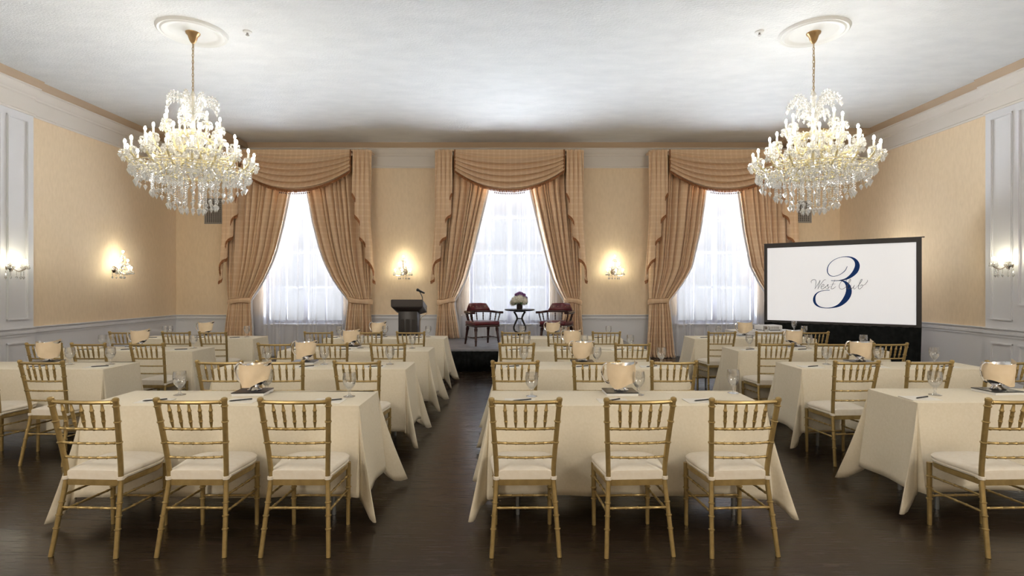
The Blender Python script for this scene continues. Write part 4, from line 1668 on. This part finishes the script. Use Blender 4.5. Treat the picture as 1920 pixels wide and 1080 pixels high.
def pitcher_proto():
    t = thing('water_pitcher', 'x', 'pitcher', (0, 0, 0), 0, 'chrome water pitchers')
    bm = BM()
    n = 24
    prof = [(.05, 0), (.052, .006), (.035, .018), (.028, .028), (.045, .04), (.075, .065), (.086, .095), (.085, .13), (.078, .16), (.080, .185), (.088, .205)]
    rows = []
    for r, z in prof + [(.084, .205), (.074, .16), (.08, .12), (.0, .05)]:
        row = []
        for i in range(n):
            a = 2 * pi * i / n
            rr = r
            dz = 0
            if z > .155 and r > .01:
                f = max(0, cos(a)) ** 6 * (z - .155) / .05
                rr += .045 * f
                dz = .016 * f
            row.append(bm.verts.new((rr * cos(a), rr * sin(a), z + dz)) if r > .01 else None)
        rows.append(row)
    for a, b in zip(rows, rows[1:]):
        if b[0] is None:
            bm.faces.new(list(reversed(a)))
            break
        for i in range(n):
            bm.faces.new((a[i], a[(i + 1) % n], b[(i + 1) % n], b[i]))
    bm.faces.new(list(reversed(rows[0])))
    obj('body', bm, 'chrome', t, angle=60)
    bm = BM()
    tube(bm, smooth_path([(-.082, 0, .19), (-.105, 0, .215), (-.135, 0, .20), (-.147, 0, .15), (-.13, 0, .09), (-.10, 0, .062), (-.082, 0, .075), (-.09, 0, .09)], 6), .0075, 8)
    obj('handle', bm, 'chrome', t)
    return t


def napkin_mesh(seed):
    rnd = random.Random(seed)
    ph = rnd.random() * 6
    tab = [(.215, .097), (.19, .093), (.13, .093), (.09, .090), (.05, .084), (.0, .078)]
    bm = BM()
    tip = rnd.choice((.22, .75, .82))

    def fn(u, v):
        a = radians(-90 + (u - .5) * 190)
        e = abs(2 * u - 1)
        ztop = .196 + .020 * e ** 2 + .012 * (u - .5)
        zbot = .018 + .045 * abs(u - tip) / .5 + .006 * sin(11 * u + ph)
        z = ztop + (zbot - ztop) * v
        r = interp(tab, z) + .008 + .0045 * sin(13 * u + ph + 4 * v) * (.3 + 1.2 * v)
        y = r * sin(a)
        x = r * 1.03 * cos(a)
        # flat, taut front with loose side edges
        y -= .012 * e ** 3 * v
        x *= 1 + .05 * e ** 4
        return Vector((x, y, z + .006 * sin(7 * v + 3 * u + ph) * e))
    grid(bm, fn, 34, 14)
    me = as_mesh('napkin', bm, 'napkin', angle=180)
    return me


GOB = goblet()
NAP = [napkin_mesh(i) for i in range(3)]
pp = None
bm = BM(); tube(bm, [(-.072, 0, .005), (-.062, 0, .005), (-.06, 0, .005), (.068, 0, .005), (.072, 0, .005)], [.0015, .004, .0045, .0045, .003], 8)
PEN = as_mesh('pen', bm, 'ink')
bm = BM(); box(bm, -.105, .105, -.074, .074, 0, .004, .0012, 1)
PAD = as_mesh('notepad', bm, 'paperpad')
bm = BM(); box(bm, -.115, .115, -.095, .095, 0, .020, .002, 1)
TRAYB = as_mesh('tray', bm, 'tray_rim')
bm = BM(); box(bm, -.118, .118, -.098, .098, .0202, .0262, .002, 1)
TRAYT = as_mesh('cover', bm, 'tray')


def place(name, me, loc, rz, label, cat, group, sc=1.0):
    o = bpy.data.objects.new(name, me)
    COL.objects.link(o)
    o.location = loc
    o.rotation_euler.z = rz
    o.scale = (sc, sc, sc)
    return tag(o, label, cat, group)


GOBPX = {
    'B1': (337, 500, 655), 'C1': (997, 1197, 1375), 'D1': (1753,),
    'A2': (None, 207), 'B2': (501, 608, 731), 'C2': (982, 1119, 1240), 'D2': (1550, 1647, 1752),
    'A3': (None, 192, 363), 'B3': (579, 676, 773), 'C3': (988, 1096, 1182), 'D3': (1405, 1516, 1619),
    'A4': (None, 310, 463), 'B4': (636, 722, 803), 'C4': (979, 1058, 1141), 'D4': (1347, 1437, 1508),
}
PITPX = {'B1': 478, 'C1': 1164, 'D1': 1870, 'A2': 92, 'B2': 574, 'C2': 1093, 'D2': 1613, 'A3': 263, 'B3': 659, 'C3': 1073, 'D3': 1488, 'A4': 386, 'B4': 710, 'C4': 1037, 'D4': 1397}
GDEP = {'B1': (.33, .41, .27), 'C1': (.28, .33, .40), 'D1': (.24,)}
rs = random.Random(3)
for key, Xs in seat_x.items():
    c, r = key[0], int(key[1])
    f = 3.70 if key == 'D1' else TABF[r]
    where = '%s table %s' % (ROWN[r], COLN[c])
    nm = POSN[len(Xs)]
    for i, X in enumerate(Xs):
        gx = GOBPX[key][i]
        gd = f + GDEP.get(key, (.30, .30, .30))[i]
        GX = (gx - PX0) / F * gd if gx is not None else X + .15
        place('water_goblet', GOB, (GX, gd, TT), rs.random(), 'clear stemmed water goblet, %s place, %s' % (nm[i], where), 'glass', 'water goblets on the tables', 1.12)
        px_ = X - .02
        pz = .0
        place('notepad', PAD, (px_, f + .115, TT), radians(rs.uniform(-4, 4)), 'white paper notepad, %s place, %s' % (nm[i], where), 'notepad', 'notepads on the tables')
        place('pen', PEN, (px_ + rs.uniform(-.01, .02), f + .115, TT + .0042), radians(rs.uniform(18, 34)), 'black pen on white notepad, %s place, %s' % (nm[i], where), 'pen', 'pens on the notepads')
    pd = f + .385
    if key == 'D1':
        pd = f + .33
    PXx = (PITPX[key] - PX0) / F * pd
    tr = thing('tray', 'square black-topped tray under the pitcher, %s' % where, 'tray', (PXx - .01, pd - .01, TT), radians(rs.uniform(-6, 6)), 'trays under the pitchers')
    mesh_obj('base', TRAYB, tr)
    mesh_obj('cover', TRAYT, tr)
    rz = radians(rs.uniform(-12, 12))
    o = pitcher_proto() if pp is None else copy_tree(pp)
    pp = pp or o
    o.location = (PXx, pd, TT + .0265)
    o.rotation_euler.z = rz
    o.scale.z = .93
    o['label'] = 'chrome water pitcher wrapped in peach napkin, %s' % where
    place('napkin', NAP[rs.randrange(3)], (PXx, pd, TT + .0265), rz + radians(rs.uniform(-10, 10)), 'peach napkin wrapped round the pitcher, %s' % where, 'napkin', 'napkins on the pitchers')
place('water_goblet', GOB, (at(1489, 613, 9.72).x, 9.72, TT), 0, 'clear stemmed water goblet beside the projector on white cloth', 'glass', 'water goblets on the tables', 1.12)
